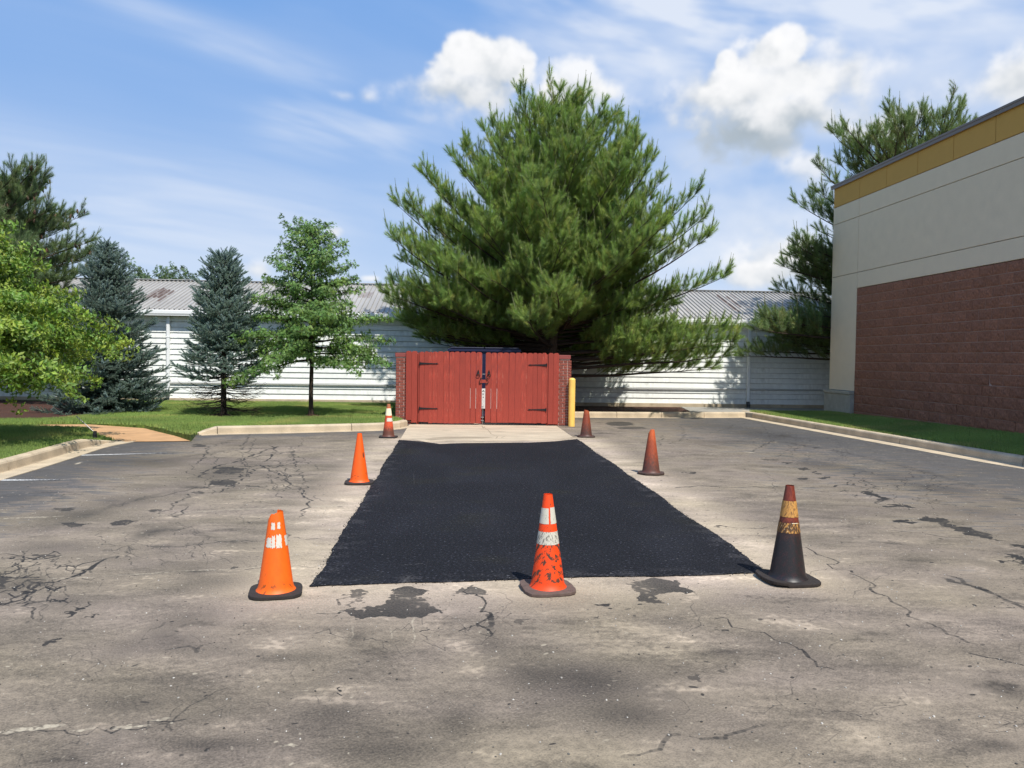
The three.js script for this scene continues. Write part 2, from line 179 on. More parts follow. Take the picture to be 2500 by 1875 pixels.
const cracks = [
  crack(C7, 0.035, [[1130, 385], [1170, 350], [1240, 320], [1330, 300], [1420, 265], [1500, 235], [1580, 210]]), crack(C7, 0.03, [[1240, 320], [1330, 330], [1480, 315], [1530, 345], [1600, 375], [1800, 368]]), crack(C7, 0.03, [[1480, 315], [1560, 330], [1640, 310], [1700, 295]]),
  crack(C7, 0.03, [[1330, 300], [1450, 270], [1560, 255], [1660, 240]]), crack(C7, 0.03, [[1190, 430], [1280, 400], [1370, 385], [1440, 350], [1500, 320]]), crack(C7, 0.025, [[1250, 470], [1330, 430], [1390, 390]]), crack(C7, 0.03, [[1490, 300], [1540, 270], [1570, 215], [1530, 205]]), crack(C7, 0.02, [[1540, 345], [1600, 370], [1650, 378], [1570, 400]]),
  crack(C7, 0.02, [[830, 247], [1130, 243], [1420, 246], [1700, 240], [2150, 225]], 0.6), crack(C7, 0.02, [[400, 395], [700, 393], [900, 388], [1120, 385], [1900, 365]], 0.5), crack(C7, 0.03, [[860, 500], [1000, 472], [1120, 440], [1300, 435], [1530, 435]], 0.45),
  crack(C7, 0.02, [[1015, 612], [1030, 580], [1070, 550]]), crack(C7, 0.018, [[960, 600], [1000, 585], [1015, 600]], 0.6), crack(C7, 0.03, [[-60, 1125], [0, 1105], [60, 1075], [130, 1035], [230, 985], [380, 962], [470, 915], [600, 850]]), crack(C7, 0.022, [[50, 1112], [130, 1080], [170, 1040], [260, 1010], [400, 965]]),
  crack(C7, 0.022, [[0, 1040], [90, 1030], [130, 985], [260, 970]]), crack(C7, 0.022, [[150, 1062], [160, 1010], [240, 975]]), crack(C7, 0.02, [[30, 920], [110, 905], [220, 880]]), crack(C7, 0.022, [[0, 822], [100, 830], [150, 840], [340, 830]], 0.7), crack(C7, 0.016, [[330, 895], [450, 885], [590, 850], [660, 845]]), crack(C7, 0.022, [[0, 945], [60, 955], [190, 935]]), crack(C7, 0.02, [[20, 1112], [70, 1075], [60, 1040]]),
  crack(C7, 0.012, [[470, 962], [600, 950], [860, 938], [1100, 920], [1480, 900], [1700, 888], [1860, 880]], 0.6), crack(C7, 0.02, [[620, 803], [760, 768], [1000, 780], [1250, 750], [1520, 745], [1840, 728]], 0.42), crack(C7, 0.02, [[320, 520], [350, 490], [430, 478]], 0.35), crack(C7, 0.02, [[1930, 1110], [2010, 1060], [2090, 1040]], 0.4),
  crack(C4, 0.02, [[2040, 52], [2060, 90], [2100, 130], [2118, 170], [2125, 262]]), crack(C4, 0.05, [[2112, 180], [2122, 240]], 0.5), crack(C4, 0.014, [[2060, 215], [2110, 236]], 0.6), crack(C4, 0.014, [[1370, 172], [1470, 162], [1520, 150]], 0.7), crack(C4, 0.012, [[0, 702], [200, 682], [290, 690], [420, 666], [520, 672], [640, 656], [700, 640], [800, 630]], 0.7), crack(C4, 0.012, [[690, 652], [800, 590], [980, 495]], 0.35), crack(C4, 0.014, [[430, 270], [520, 232], [590, 210]], 0.25), crack(C4, 0.02, [[600, 300], [650, 240], [740, 190]], 0.22), crack(C4, 0.02, [[720, 330], [850, 340], [1000, 300], [1020, 290]], 0.22),
  crack(C5, 0.016, [[880, 195], [950, 232], [1090, 255], [1190, 300], [1310, 380], [1390, 415]], 0.75), crack(C5, 0.02, [[1460, 0], [1570, 85], [1700, 150], [1830, 230], [1880, 262], [2010, 305]], 0.5), crack(C5, 0.05, [[1880, 8], [2040, 70], [2240, 165]], 0.28), crack(C5, 0.022, [[1980, 345], [2100, 370], [2260, 412]], 0.5), crack(C5, 0.03, [[480, 790], [640, 760], [820, 715], [1000, 680], [1115, 668]], 0.3),
  crack(C8, 0.035, [[0, 548], [100, 542], [170, 536], [400, 546], [640, 541], [900, 546], [1060, 530], [1130, 520]], 0.7), crack(C8, 0.024, [[640, 543], [800, 560], [1000, 575], [1150, 572]], 0.7), crack(C8, 0.018, [[200, 506], [420, 520], [700, 518]], 0.45), crack(C8, 0.02, [[1060, 490], [1110, 502], [1090, 530], [1180, 545], [1400, 565], [1650, 560]], 0.8), crack(C8, 0.02, [[1020, 485], [1160, 490], [1260, 520]], 0.8), crack(C8, 0.018, [[1180, 500], [1205, 535]], 0.8), crack(C8, 0.02, [[1240, 545], [1450, 530], [1560, 555]], 0.6),
  crack(C8, 0.016, [[1365, 820], [1560, 835], [1850, 863]], 0.75), crack(C8, 0.018, [[800, 925], [870, 950], [940, 985], [960, 1033], [1060, 1065], [1120, 1086]], 0.8), crack(C8, 0.03, [[270, 800], [430, 804], [580, 799]], 0.55), crack(C8, 0.02, [[780, 800], [900, 796], [1010, 800]], 0.35), crack(C8, 0.02, [[1050, 905], [1250, 895], [1500, 912]], 0.3), crack(C8, 0.012, [[840, 1100], [960, 1062]], 0.6), crack(C8, 0.05, [[1700, 1120], [1900, 1180], [2212, 1290]], 0.3),
  crack(C6, 0.03, [[760, 1048], [880, 1062], [1010, 1086]], 0.5), crack(C6, 0.025, [[1000, 1018], [1150, 1014], [1250, 1030], [1330, 1022]], 0.6), crack(C6, 0.03, [[1180, 1100], [1400, 1108], [1700, 1155]], 0.5), crack(C6, 0.02, [[980, 1185], [1100, 1180], [1300, 1195], [1560, 1190]], 0.45), crack(C6, 0.02, [[0, 1105], [45, 1150]], 0.8),
];
const darks = [
  soft(C5, 330, 470, 280, 110, 0.55), soft(C5, 520, 620, 300, 80, 0.5), soft(C5, 60, 420, 140, 90, 0.3), soft(C5, 2060, 740, 150, 34, 0.55), soft(C5, 2140, 500, 120, 60, 0.5), soft(C4, 1980, 640, 120, 90, 0.4), soft(C4, 1650, 760, 330, 60, 0.4), soft(C4, 560, 560, 260, 80, 0.35), soft(C4, 1420, 610, 200, 60, 0.35), soft(C4, 720, 300, 260, 60, 0.3), soft(C4, 820, 200, 160, 60, 0.28), soft(C4, 900, 740, 250, 40, 0.42), soft(C4, 300, 120, 200, 50, 0.3), soft(C4, 1540, 275, 60, 35, 0.5), soft(C4, 2120, 310, 90, 60, 0.35), soft(C4, 1340, 360, 90, 35, 0.3), soft(C5, 1100, 110, 200, 30, 0.2), soft(C5, 1180, 300, 160, 40, 0.3), soft(C5, 1050, 720, 300, 45, 0.3),
  soft(C7, 880, 690, 130, 45, 0.5), soft(C7, 420, 600, 260, 50, 0.42), soft(C7, 130, 500, 180, 40, 0.45), soft(C7, 720, 520, 260, 60, 0.35), soft(C7, 1250, 360, 260, 60, 0.42), soft(C7, 300, 780, 260, 50, 0.42), soft(C7, 640, 840, 300, 50, 0.3), soft(C7, 90, 1000, 140, 60, 0.35), soft(C7, 900, 300, 240, 40, 0.35), soft(C7, 1500, 190, 260, 24, 0.35), soft(C7, 620, 290, 240, 34, 0.35), soft(C7, 1230, 980, 260, 40, 0.28), soft(C7, 1000, 880, 260, 30, 0.25),
  soft(C8, 900, 400, 180, 40, 0.5), soft(C8, 1350, 470, 260, 50, 0.45), soft(C8, 1700, 560, 240, 40, 0.42), soft(C8, 600, 200, 260, 40, 0.5), soft(C8, 1000, 250, 260, 40, 0.5), soft(C8, 1900, 700, 260, 40, 0.35), soft(C8, 1200, 700, 200, 40, 0.2), soft(C8, 700, 690, 200, 30, 0.15), soft(C8, 1850, 1150, 260, 60, 0.25), soft(C6, 1100, 1060, 300, 40, 0.45), soft(C6, 1500, 1150, 300, 50, 0.45), soft(C8, 300, 260, 200, 20, 0.35),
];
const lights = [soft(C5, 1300, 620, 270, 55, 0.5), soft(C5, 1520, 720, 160, 60, 0.5), soft(C5, 680, 320, 300, 55, 0.55), soft(C5, 430, 230, 260, 50, 0.4), soft(C5, 1960, 240, 150, 45, 0.35), soft(C4, 1900, 190, 100, 60, 0.35), soft(C4, 230, 470, 130, 50, 0.3), soft(C4, 1160, 450, 160, 40, 0.3), soft(C4, 1460, 280, 40, 45, 0.45), soft(C4, 760, 420, 200, 60, 0.25), soft(C8, 330, 620, 300, 60, 0.3), soft(C8, 500, 900, 200, 60, 0.35), soft(C7, 1700, 600, 260, 80, 0.3), soft(C7, 1500, 1060, 220, 30, 0.35), soft(C4, 560, 400, 200, 40, 0.2), soft(C8, 1300, 420, 120, 18, 0.5), soft(C8, 1000, 320, 140, 14, 0.4)];
const paint = [crack(C4, 0.05, [[-80, 700], [0, 688], [150, 670], [270, 656]], 0.7), crack(C4, 0.045, [[310, 682], [400, 668]], 0.7), crack(C4, 0.04, [[500, 668], [640, 656]], 0.65), crack(C4, 0.03, [[640, 638], [720, 625]], 0.6), crack(C4, 0.012, [[1790, 190], [1786, 250], [1780, 300]], 0.7), crack(C4, 0.02, [[1220, 744], [1275, 746]], 0.7), crack(C4, 0.012, [[1690, 230], [1690, 285]], 0.4), crack(C4, 0.012, [[1525, 230], [1505, 300]], 0.4),
  crack(C7, 0.03, [[270, 962], [600, 946], [860, 932], [1100, 914], [1480, 895], [1700, 884]], 0.4), crack(C7, 0.06, [[870, 600], [1300, 568], [1960, 545]], 0.34), crack(C7, 0.07, [[0, 620], [350, 606]], 0.34), crack(C7, 0.05, [[300, 398], [520, 392], [700, 392]], 0.4), crack(C7, 0.05, [[830, 247], [900, 245]], 0.5), crack(C7, 0.06, [[430, 312], [465, 298]], 0.5), crack(C7, 0.07, [[1760, 160], [1830, 155]], 0.4), crack(C8, 0.05, [[212, 330], [290, 330]], 0.8), crack(C8, 0.07, [[440, 320], [493, 326]], 0.95), crack(C8, 0.02, [[400, 522], [480, 530]], 0.3), crack(C8, 0.05, [[1100, 400], [1190, 402]], 0.3), crack(C8, 0.05, [[1790, 470], [1840, 473]], 0.5)];
{ // finer webs of cracking, and the sweeping tyre marks
  reseed(808);
  const web = (c, x0, x1, y0, y1, n, w, a) => { for (let i = 0; i < n; i++) { let x = U(x0, x1), y = U(y0, y1), th = U(-0.5, 0.5) + (rnd() < 0.3 ? 1.2 : 0); const L = [[x, y]]; for (let k = 0, m = 3 + Math.floor(U(0, 5)); k < m; k++) { th += U(-0.7, 0.7); x += Math.cos(th) * (x1 - x0) * U(0.03, 0.09); y += Math.sin(th) * (y1 - y0) * U(0.05, 0.16); L.push([x, y]); } cracks.push(crack(c, w * U(0.6, 1.3), L, a * U(0.6, 1.1))); } };
  web(C7, -20, 420, 830, 1120, 26, 0.014, 0.75); web(C7, 1050, 1750, 205, 480, 34, 0.02, 0.7); web(C8, 950, 1700, 470, 620, 22, 0.016, 0.6); web(C8, 500, 1500, 150, 470, 26, 0.02, 0.4); web(C7, 500, 1500, 480, 820, 18, 0.014, 0.4); web(C6, 700, 1700, 1010, 1200, 20, 0.025, 0.45); web(C4, 1350, 2200, 60, 300, 12, 0.008, 0.5); web(C5, 0, 2200, 150, 700, 22, 0.008, 0.35); web(C4, 0, 1400, 120, 700, 22, 0.008, 0.3);
  const tyre = (c, w, l, a) => cracks.push({ ...crack(c, w, l, a * 0.3), calm: 1 });
  tyre(C7, 0.2, [[-40, 500], [200, 470], [430, 470], [640, 520], [600, 560]], 0.16); tyre(C7, 0.2, [[250, 690], [370, 640], [620, 560], [900, 480], [1150, 430]], 0.2); tyre(C7, 0.22, [[0, 800], [300, 780], [620, 800], [1000, 770], [1500, 740]], 0.18); tyre(C7, 0.2, [[780, 740], [860, 690], [1000, 680], [1180, 710]], 0.2); tyre(C7, 0.25, [[500, 300], [900, 290], [1300, 230], [1800, 200]], 0.16); tyre(C4, 0.16, [[430, 430], [520, 330], [640, 240], [800, 170]], 0.13); tyre(C4, 0.16, [[700, 230], [760, 320], [900, 345], [1030, 300]], 0.15); tyre(C4, 0.2, [[300, 760], [700, 650], [1100, 560], [1500, 440]], 0.12);
  tyre(C8, 0.22, [[300, 250], [700, 260], [1100, 330], [1600, 450], [2200, 640]], 0.2); tyre(C8, 0.2, [[600, 330], [1000, 400], [1500, 520], [2000, 680]], 0.16); tyre(C5, 0.2, [[200, 420], [500, 480], [800, 560], [1100, 720]], 0.14); tyre(C5, 0.2, [[1500, 330], [1800, 420], [2200, 560]], 0.13); tyre(C8, 0.2, [[900, 880], [1300, 900], [1800, 980], [2200, 1100]], 0.12);
}
function lotTile(x0, x1, z0, z1, W) {                   // z0 far, z1 near
  const H = Math.round(W * (z1 - z0) / (x1 - x0)), s = W / (x1 - x0), cv = document.createElement('canvas'); cv.width = W; cv.height = H;
  const q = cv.getContext('2d'), tx = (x) => (x - x0) * s, ty = (z) => (z - z0) * s;
  q.fillStyle = '#000'; q.fillRect(0, 0, W, H); q.globalCompositeOperation = 'lighter'; q.lineJoin = 'round'; q.lineCap = 'round';
  for (const p of wet) {
    q.fillStyle = `rgba(0,0,255,${Math.min(1, p.a * 1.32)})`; q.beginPath();
    p.e.forEach((a, i) => { const b = p.e[(i + 1) % p.e.length], n = p.rough ? 9 : 2, len = Math.hypot(b[0] - a[0], b[1] - a[1]); for (let k = 0; k < n; k++) { const f = k / n, x = lerp(a[0], b[0], f), z = lerp(a[1], b[1], f), j = p.rough ? len * 0.16 : 0; const X = tx(x + j * noise(x * 19 + k, z * 19)), Y = ty(z + j * noise(x * 19, z * 19 + 40 + k)); i || k ? q.lineTo(X, Y) : q.moveTo(X, Y); } });
    q.fill();
  }
  const stroke = (c, color, jag0) => { const jag = c.calm ? 0.25 : jag0;
    for (let i = 1; i < c.l.length; i++) {
      const a = c.l[i - 1], b = c.l[i], n = Math.max(2, Math.ceil(Math.hypot(b[0] - a[0], b[1] - a[1]) / 0.05)); let px, py;
      for (let k = 0; k <= n; k++) {
        const f = k / n, x = lerp(a[0], b[0], f), z = lerp(a[1], b[1], f), e = Math.sin(f * Math.PI), X = tx(x + jag * e * (noise(x * 4, z * 4 + i) * 0.16 + noise(x * 23, z * 23) * 0.03)), Y = ty(z + jag * e * (noise(x * 4 + 9, z * 4) * 0.2 + noise(x * 21 + 5, z * 21) * 0.035));
        if (k) { q.strokeStyle = color(c.a * clamp(0.75 + 0.9 * noise(x * 7, z * 7 + 3), 0.1, 1)); q.lineWidth = Math.max(0.8, 1.1 * c.w * s * clamp(0.75 + 1.1 * noise(x * 9 + 3, z * 9), 0.25, 1.6)); q.beginPath(); q.moveTo(px, py); q.lineTo(X, Y); q.stroke(); }
        px = X; py = Y;
      }
    }
  };
  for (const c of cracks) stroke(c, (a) => `rgba(255,0,0,${a})`, 1);
  for (const c of paint) stroke(c, (a) => `rgba(0,255,0,${a})`, 0.2);
  reseed(Math.round(x0 * 31 + z0 * 7) + 900);           // chips of stone and tar
  const area = (x1 - x0) * (z1 - z0);
  for (let i = 0; i < area * 85; i++) { const X = rnd() * W, Y = rnd() * H, r = Math.pow(rnd(), 6) * 0.012 * s + 0.42; q.fillStyle = `rgba(0,255,0,${U(0.2, 0.85)})`; q.beginPath(); q.ellipse(X, Y, r * U(0.6, 2), r * U(0.5, 1), U(0, 3), 0, 7); q.fill(); }
  for (let i = 0; i < area * 26; i++) { const X = rnd() * W, Y = rnd() * H, r = Math.pow(rnd(), 3) * 0.014 * s + 0.35; q.fillStyle = `rgba(255,0,0,${U(0.3, 0.8)})`; q.beginPath(); q.ellipse(X, Y, r * U(0.6, 2), r * U(0.5, 1), U(0, 3), 0, 7); q.fill(); }
  const m = q.getImageData(0, 0, W, H).data;
  const softs = [...darks.map((d) => ({ ...d, k: 1 })), ...lights.map((d) => ({ ...d, k: -1 }))].filter((d) => d.o[0] > x0 - d.rx * 1.6 && d.o[0] < x1 + d.rx * 1.6 && d.o[1] > z0 - d.rz * 1.6 && d.o[1] < z1 + d.rz * 1.6);
  const coarse = new Float32Array((W / 4 + 2) * (Math.ceil(H / 4) + 2)), CW = W / 4 + 2, edgeD = new Float32Array(coarse.length), kerbD = new Float32Array(coarse.length), cN1 = new Float32Array(coarse.length), cHue = new Float32Array(coarse.length), cTar = new Float32Array(coarse.length), cWp = new Float32Array(coarse.length), near = new Uint8Array(coarse.length);
  const ring = [...patchPoly, patchPoly[0]];
  for (let j = 0; j < Math.ceil(H / 4) + 2; j++) for (let i = 0; i < CW; i++) {
    const x = x0 + i * 4 / s, z = z0 + j * 4 / s; let d = 0;
    for (const p of softs) { const e = ((x - p.o[0]) / p.rx) ** 2 + ((z - p.o[1]) / p.rz) ** 2; if (e < 3) d += p.k * p.a * Math.exp(-e * 1.3); }
    coarse[j * CW + i] = d; edgeD[j * CW + i] = lineDist(x, z, ring); const ci = j * CW + i, wp = noise(x * 0.9, z * 0.9) * 0.5; cWp[ci] = wp; cN1[ci] = fbm(x * 0.42 + 5, z * 0.62 + wp, 4); cHue[ci] = fbm(x * 0.8 + 20, z * 1.1 + 3, 3); cTar[ci] = fbm(x * 1.3 + 50, z * 2.6 + 9, 4);
    kerbD[j * CW + i] = Math.min((lineDist(x, z, rightFace) - 0.35) * 0.36, lineDist(x, z, leftFace) - 0.35, lineDist(x, z, midFace) + 0.35, lineDist(x, z, backFace) + 0.3);
  }
  const reach = Math.ceil(0.16 * s / 4) + 1, CH = Math.ceil(H / 4) + 2;   // cells with a stain close by
  for (let j = 0; j < CH; j++) for (let i = 0; i < CW; i++) { const px = Math.min(W - 1, i * 4), py = Math.min(H - 1, j * 4); if (m[(py * W + px) * 4 + 2] > 8) for (let b = Math.max(0, j - reach); b <= Math.min(CH - 1, j + reach); b++) for (let a = Math.max(0, i - reach); a <= Math.min(CW - 1, i + reach); a++) near[b * CW + a] = 1; }
  const bump = new Uint8Array(W * H * 4);
  const tex = dataTex(W, H, (px, py, c) => {
    const gy = H - 1 - py, x = x0 + px / s, z = z0 + gy / s, o = (gy * W + px) * 4, ci = (gy >> 2) * CW + (px >> 2), fx = (px & 3) / 4, fy = (gy & 3) / 4, bi = (A) => lerp(lerp(A[ci], A[ci + 1], fx), lerp(A[ci + CW], A[ci + CW + 1], fx), fy);
    const wp = bi(cWp), n1 = bi(cN1), n2 = fbm(x * 1.9 + wp * 2, z * 2.9, 4), st = fbm(x * 2.2 + z * 0.5, z * 11 + wp * 3, 3), g1 = noise(x * 24, z * 26), g2 = noise(x * 71, z * 73), g3 = noise(x * 150, z * 150), hue = bi(cHue);
    let v = 142 + 46 * n1 + 62 * n2 + 24 * st + 22 * g1 + 30 * g2 + 34 * g3; v -= 34 * sm(0.2, 0.5, g2 + g3 * 0.6) * sm(-0.1, 0.35, n2 + n1 * 0.5);
    const ragged = n2 * 0.9 + g1 * 0.25 + st * 0.4;
    let d = bi(coarse); if (d > 0) v -= 100 * d * sm(-0.34, 0.34, ragged + d * 0.4); else v += 58 * -d * sm(-0.30, 0.3, ragged);
    const scour = sm(0.24, 0.42, n2 + 0.25 * g1 + 0.2 * st); v += 22 * scour; const tarry = sm(0.2, 0.42, bi(cTar) + 0.22 * g1); v -= 40 * tarry;
    const e = bi(edgeD) + ragged * 0.35 + 0.1 * n1; v += 50 * (1 - sm(0.16, 0.85, e)) * (z < -6.4 || Math.abs(x) < 2.6 ? 1 : 0.5);   // paler old concrete-dusted strip beside the new patch
    let r = v * 1.075, gg = v * (0.985 + 0.012 * hue), b = v * (0.868 - 0.06 * hue);
    const seal = 1 - sm(0.35, 1.5, kerbD[ci] - ragged * 1.7 - n1 * 0.9 - st * 1.2); // darker sealed asphalt kept along the kerbs
    if (seal > 0) { const w = 84 + 16 * n2 + 26 * Math.max(0, st + 0.1) + 12 * g2 + 8 * g3; r = lerp(r, w, seal * 0.82); gg = lerp(gg, w * 1.0, seal * 0.82); b = lerp(b, w * 1.02, seal * 0.82); }
    let ks = 0; if (near[ci]) { const wx2 = clamp(px + Math.round(s * (0.10 * noise(x * 7, z * 7) + 0.05 * noise(x * 24, z * 24))), 0, W - 1), wy2 = clamp(gy + Math.round(s * (0.14 * noise(x * 7 + 50, z * 7) + 0.06 * noise(x * 24 + 9, z * 24))), 0, H - 1); ks = m[(wy2 * W + wx2) * 4 + 2] / 255 * sm(-0.62, -0.1, n2 + g1 * 0.7) * (0.82 + 0.5 * n2); } const kr = m[o] / 255, kc = kr < 0.2 ? kr * sm(-0.35, 0.3, n2 + 0.6 * g1 + st * 0.4) : kr, k = clamp(Math.max(kc, ks) * (1 + g2 * 0.4), 0, 1); r = lerp(r, 40, k); gg = lerp(gg, 38, k); b = lerp(b, 36, k);
    let wv = m[o + 1] / 255; wv = clamp(wv * sm(-0.45, 0.12, g1 + g2 * 0.6 + 0.12), 0, 1); r = lerp(r, 208, wv); gg = lerp(gg, 197, wv); b = lerp(b, 174, wv);
    c[0] = r; c[1] = gg; c[2] = b;
    const bo = (py * W + px) * 4, hb = clamp(128 + 60 * g2 + 70 * g3 + 40 * g1 - 110 * (m[o] / 255) * (m[o] > 150 ? 0.6 : 0.2), 0, 255); bump[bo] = bump[bo + 1] = bump[bo + 2] = hb; bump[bo + 3] = 255;
  }, true, false);
  const bt = new THREE.DataTexture(bump, W, H); bt.magFilter = bt.minFilter = THREE.LinearFilter; bt.needsUpdate = true;
  const g = new THREE.PlaneGeometry(x1 - x0, z1 - z0).rotateX(-Math.PI / 2).translate((x0 + x1) / 2, 0, (z0 + z1) / 2);
  return [g, new THREE.MeshStandardMaterial({ map: tex, bumpMap: bt, bumpScale: 0.004, color: lin(0.62, 0.61, 0.60), roughness: 0.95 })];
}
const lot = new THREE.Group(); lot.name = 'parking_lot'; scene.add(lot); tag(lot, 'old grey cracked and stained asphalt of the parking lot', 'parking lot', null, 'structure');
for (const t of [[-4.6, 0, -7.1, -1, 1536], [0, 4.6, -7.1, -1, 1536], [-8, 8, -13, -7.1, 2048], [-16, 16, -25, -13, 1792], [-16, -8, -13, -7.1, 512], [8, 16, -13, -7.1, 512], [-16, -4.6, -7.1, 5, 640], [4.6, 16, -7.1, 5, 640], [-4.6, 4.6, -1, 5, 512]]) { const [g, m] = lotTile(...t); mesh('asphalt', g, m, lot); }

// wide ground under and beyond everything
const grassTex = dataTex(1024, 1024, (x, y, c) => { const n = tileNoise(x, y, 1024, 1024, 14, 4), f = tileNoise(x + 99, y + 3, 1024, 1024, 150, 2), v = 1 + 0.5 * n + 0.7 * f; c[0] = 84 * v + 22 * n; c[1] = 108 * v; c[2] = 44 * v; });
setting('ground', planUV(new THREE.PlaneGeometry(900, 900).rotateX(-Math.PI / 2).translate(0, -0.03, 0), 0.5), std(lin(0.55, 0.55, 0.55), 1, { map: rep(grassTex, 1) }), 'dull green ground stretching out behind the buildings', 'ground');

// ------------------------------------------------------------------ fresh asphalt patch
{
  reseed(31); const out = [], cx = 0, cz = -10.5;
  patchPoly.forEach((a, i) => { const b = patchPoly[(i + 1) % patchPoly.length], n = Math.ceil(Math.hypot(b[0] - a[0], b[1] - a[1]) / 0.016); for (let k = 0; k < n; k++) { const f = k / n, x = lerp(a[0], b[0], f), z = lerp(a[1], b[1], f), j = 0.04 * noise(x * 0.9, z * 0.9) + 0.02 * noise(x * 5, z * 5) + 0.008 * noise(x * 17, z * 17) + 0.010 * noise(x * 41, z * 41); const nx = b[1] - a[1], nz = a[0] - b[0], l = Math.hypot(nx, nz); out.push([x + nx / l * j, z + nz / l * j]); } });
  const W = 2048, X0 = -2.6, X1 = 2.4, Z0 = -16.8, Z1 = -5.3, H = 2048, sx = (X1 - X0) / W, sz = (Z1 - Z0) / H, mark = document.createElement('canvas'); mark.width = W; mark.height = H; const q = mark.getContext('2d');
  q.fillStyle = '#000'; q.fillRect(0, 0, W, H); q.lineCap = 'round';
  for (let i = 0; i < 5200; i++) { const r = Math.pow(rnd(), 4); q.fillStyle = `rgba(255,255,255,${U(0.1, 0.7)})`; q.beginPath(); q.ellipse(rnd() * W, rnd() * H, 0.8 + r * 3, 0.6 + r * 1.6, 0, 0, 7); q.fill(); }
  const scr = (a, b, w, al) => { q.strokeStyle = `rgba(255,255,255,${al})`; q.lineWidth = w; q.beginPath(); q.moveTo((a[0] - X0) / sx, (a[1] - Z0) / sz); q.lineTo((b[0] - X0) / sx, (b[1] - Z0) / sz); q.stroke(); };
  const PB = crop(740, 1050, 3.16); scr(PB(745, 1050), PB(925, 1038), 2, 0.45); scr(PB(950, 1060), PB(965, 1005), 2, 0.3); scr(PB(850, 340), PB(858, 420), 4, 0.3); scr(PB(1620, 222), PB(1680, 222), 3, 0.35); scr(PB(1000, 545), PB(1045, 545), 2, 0.3); scr(PB(210, 945), PB(270, 945), 3, 0.35); scr(PB(730, 470), PB(750, 478), 3, 0.3); scr(PB(1130, 468), PB(1170, 470), 3, 0.3); scr(PB(1290, 1015), PB(1520, 1010), 2, 0.18);
  for (const [x, y, l] of [[870, 835, 90], [1180, 1045, 140], [1340, 1250, 180], [340, 1375, 40], [1040, 1435, 130], [1400, 1290, 120], [1250, 1070, 80], [420, 1440, 110]]) { const PC = crop(1380, 1000, 3.687); scr(PC(x, y), PC(x + l, y - l * 0.05), 3, 0.16); }
  { const [a, b] = PB(795, 1170); const gr = q.createRadialGradient((a - X0) / sx, (b - Z0) / sz, 0, (a - X0) / sx, (b - Z0) / sz, 40); gr.addColorStop(0, 'rgba(255,255,255,.5)'); gr.addColorStop(1, 'rgba(255,255,255,0)'); q.fillStyle = gr; q.fillRect(0, 0, W, H); }
  const md = q.getImageData(0, 0, W, H).data, bump = new Uint8Array(W * H * 4), closed = [...patchPoly, patchPoly[0]], ED = new Float32Array(513 * 513); for (let j = 0; j < 513; j++) for (let i = 0; i < 513; i++) ED[j * 513 + i] = lineDist(X0 + i * 4 * sx, Z0 + j * 4 * sz, closed);
  const tex = dataTex(W, H, (px, py, c) => {
    const gy = H - 1 - py, x = X0 + px * sx, z = Z0 + gy * sz, g1 = noise(x * 41.3 + z * 7.7, z * 37.1 - x * 5.3), g2 = noise(x * 71 - z * 13, z * 63 + x * 17), n = fbm(x * 0.8, z * 0.8, 3), g0 = noise(x * 23, z * 23), br = noise(x * 1.4 + 3, z * 9), e = ED[(gy >> 2) * 513 + (px >> 2)];
    const worn = (1 - sm(0.03, 0.28, e + 0.25 * n + 0.1 * g1)) * sm(-0.1, 0.45, noise(x * 5, z * 7) + g1 * 0.5);
    const v = 50 + 12 * n + 20 * g1 + 24 * g2 + 6 * g0 + 40 * sm(0.36, 0.55, g1 + g2 * 0.4) + 7 * sm(0.0, 0.4, noise(x * 1.6 + 4, z * 0.5)) + 2 * br + 30 * worn, k = md[(gy * W + px) * 4] / 255 * sm(-0.5, 0.3, g1), w = sm(0.1, 0.35, n);
    c[0] = lerp(v * 0.94 + 3 * w + 10 * worn, 190, k); c[1] = lerp(v * 0.96 + 2 * w + 7 * worn, 184, k); c[2] = lerp(v * 1.07 - 6 * w, 172, k);
    const o = (py * W + px) * 4; bump[o] = bump[o + 1] = bump[o + 2] = clamp(128 + 110 * g1 + 90 * g2, 0, 255); bump[o + 3] = 255;
  }, true, false);
  const bt = new THREE.DataTexture(bump, W, H); bt.magFilter = bt.minFilter = THREE.LinearFilter; bt.needsUpdate = true;
  const g = slab(out, -0.01, 0.009), p = g.attributes.position, uv = g.attributes.uv; for (let i = 0; i < p.count; i++) uv.setXY(i, (p.getX(i) - X0) / (X1 - X0), 1 - (p.getZ(i) - Z0) / (Z1 - Z0));
  setting('asphalt_patch', g, new THREE.MeshPhysicalMaterial({ map: tex, bumpMap: bt, bumpScale: 0.006, color: lin(0.36, 0.36, 0.375), roughness: 0.9, specularIntensity: 0.35 }), 'fresh black rectangle of new asphalt between the cones', 'asphalt patch');
}

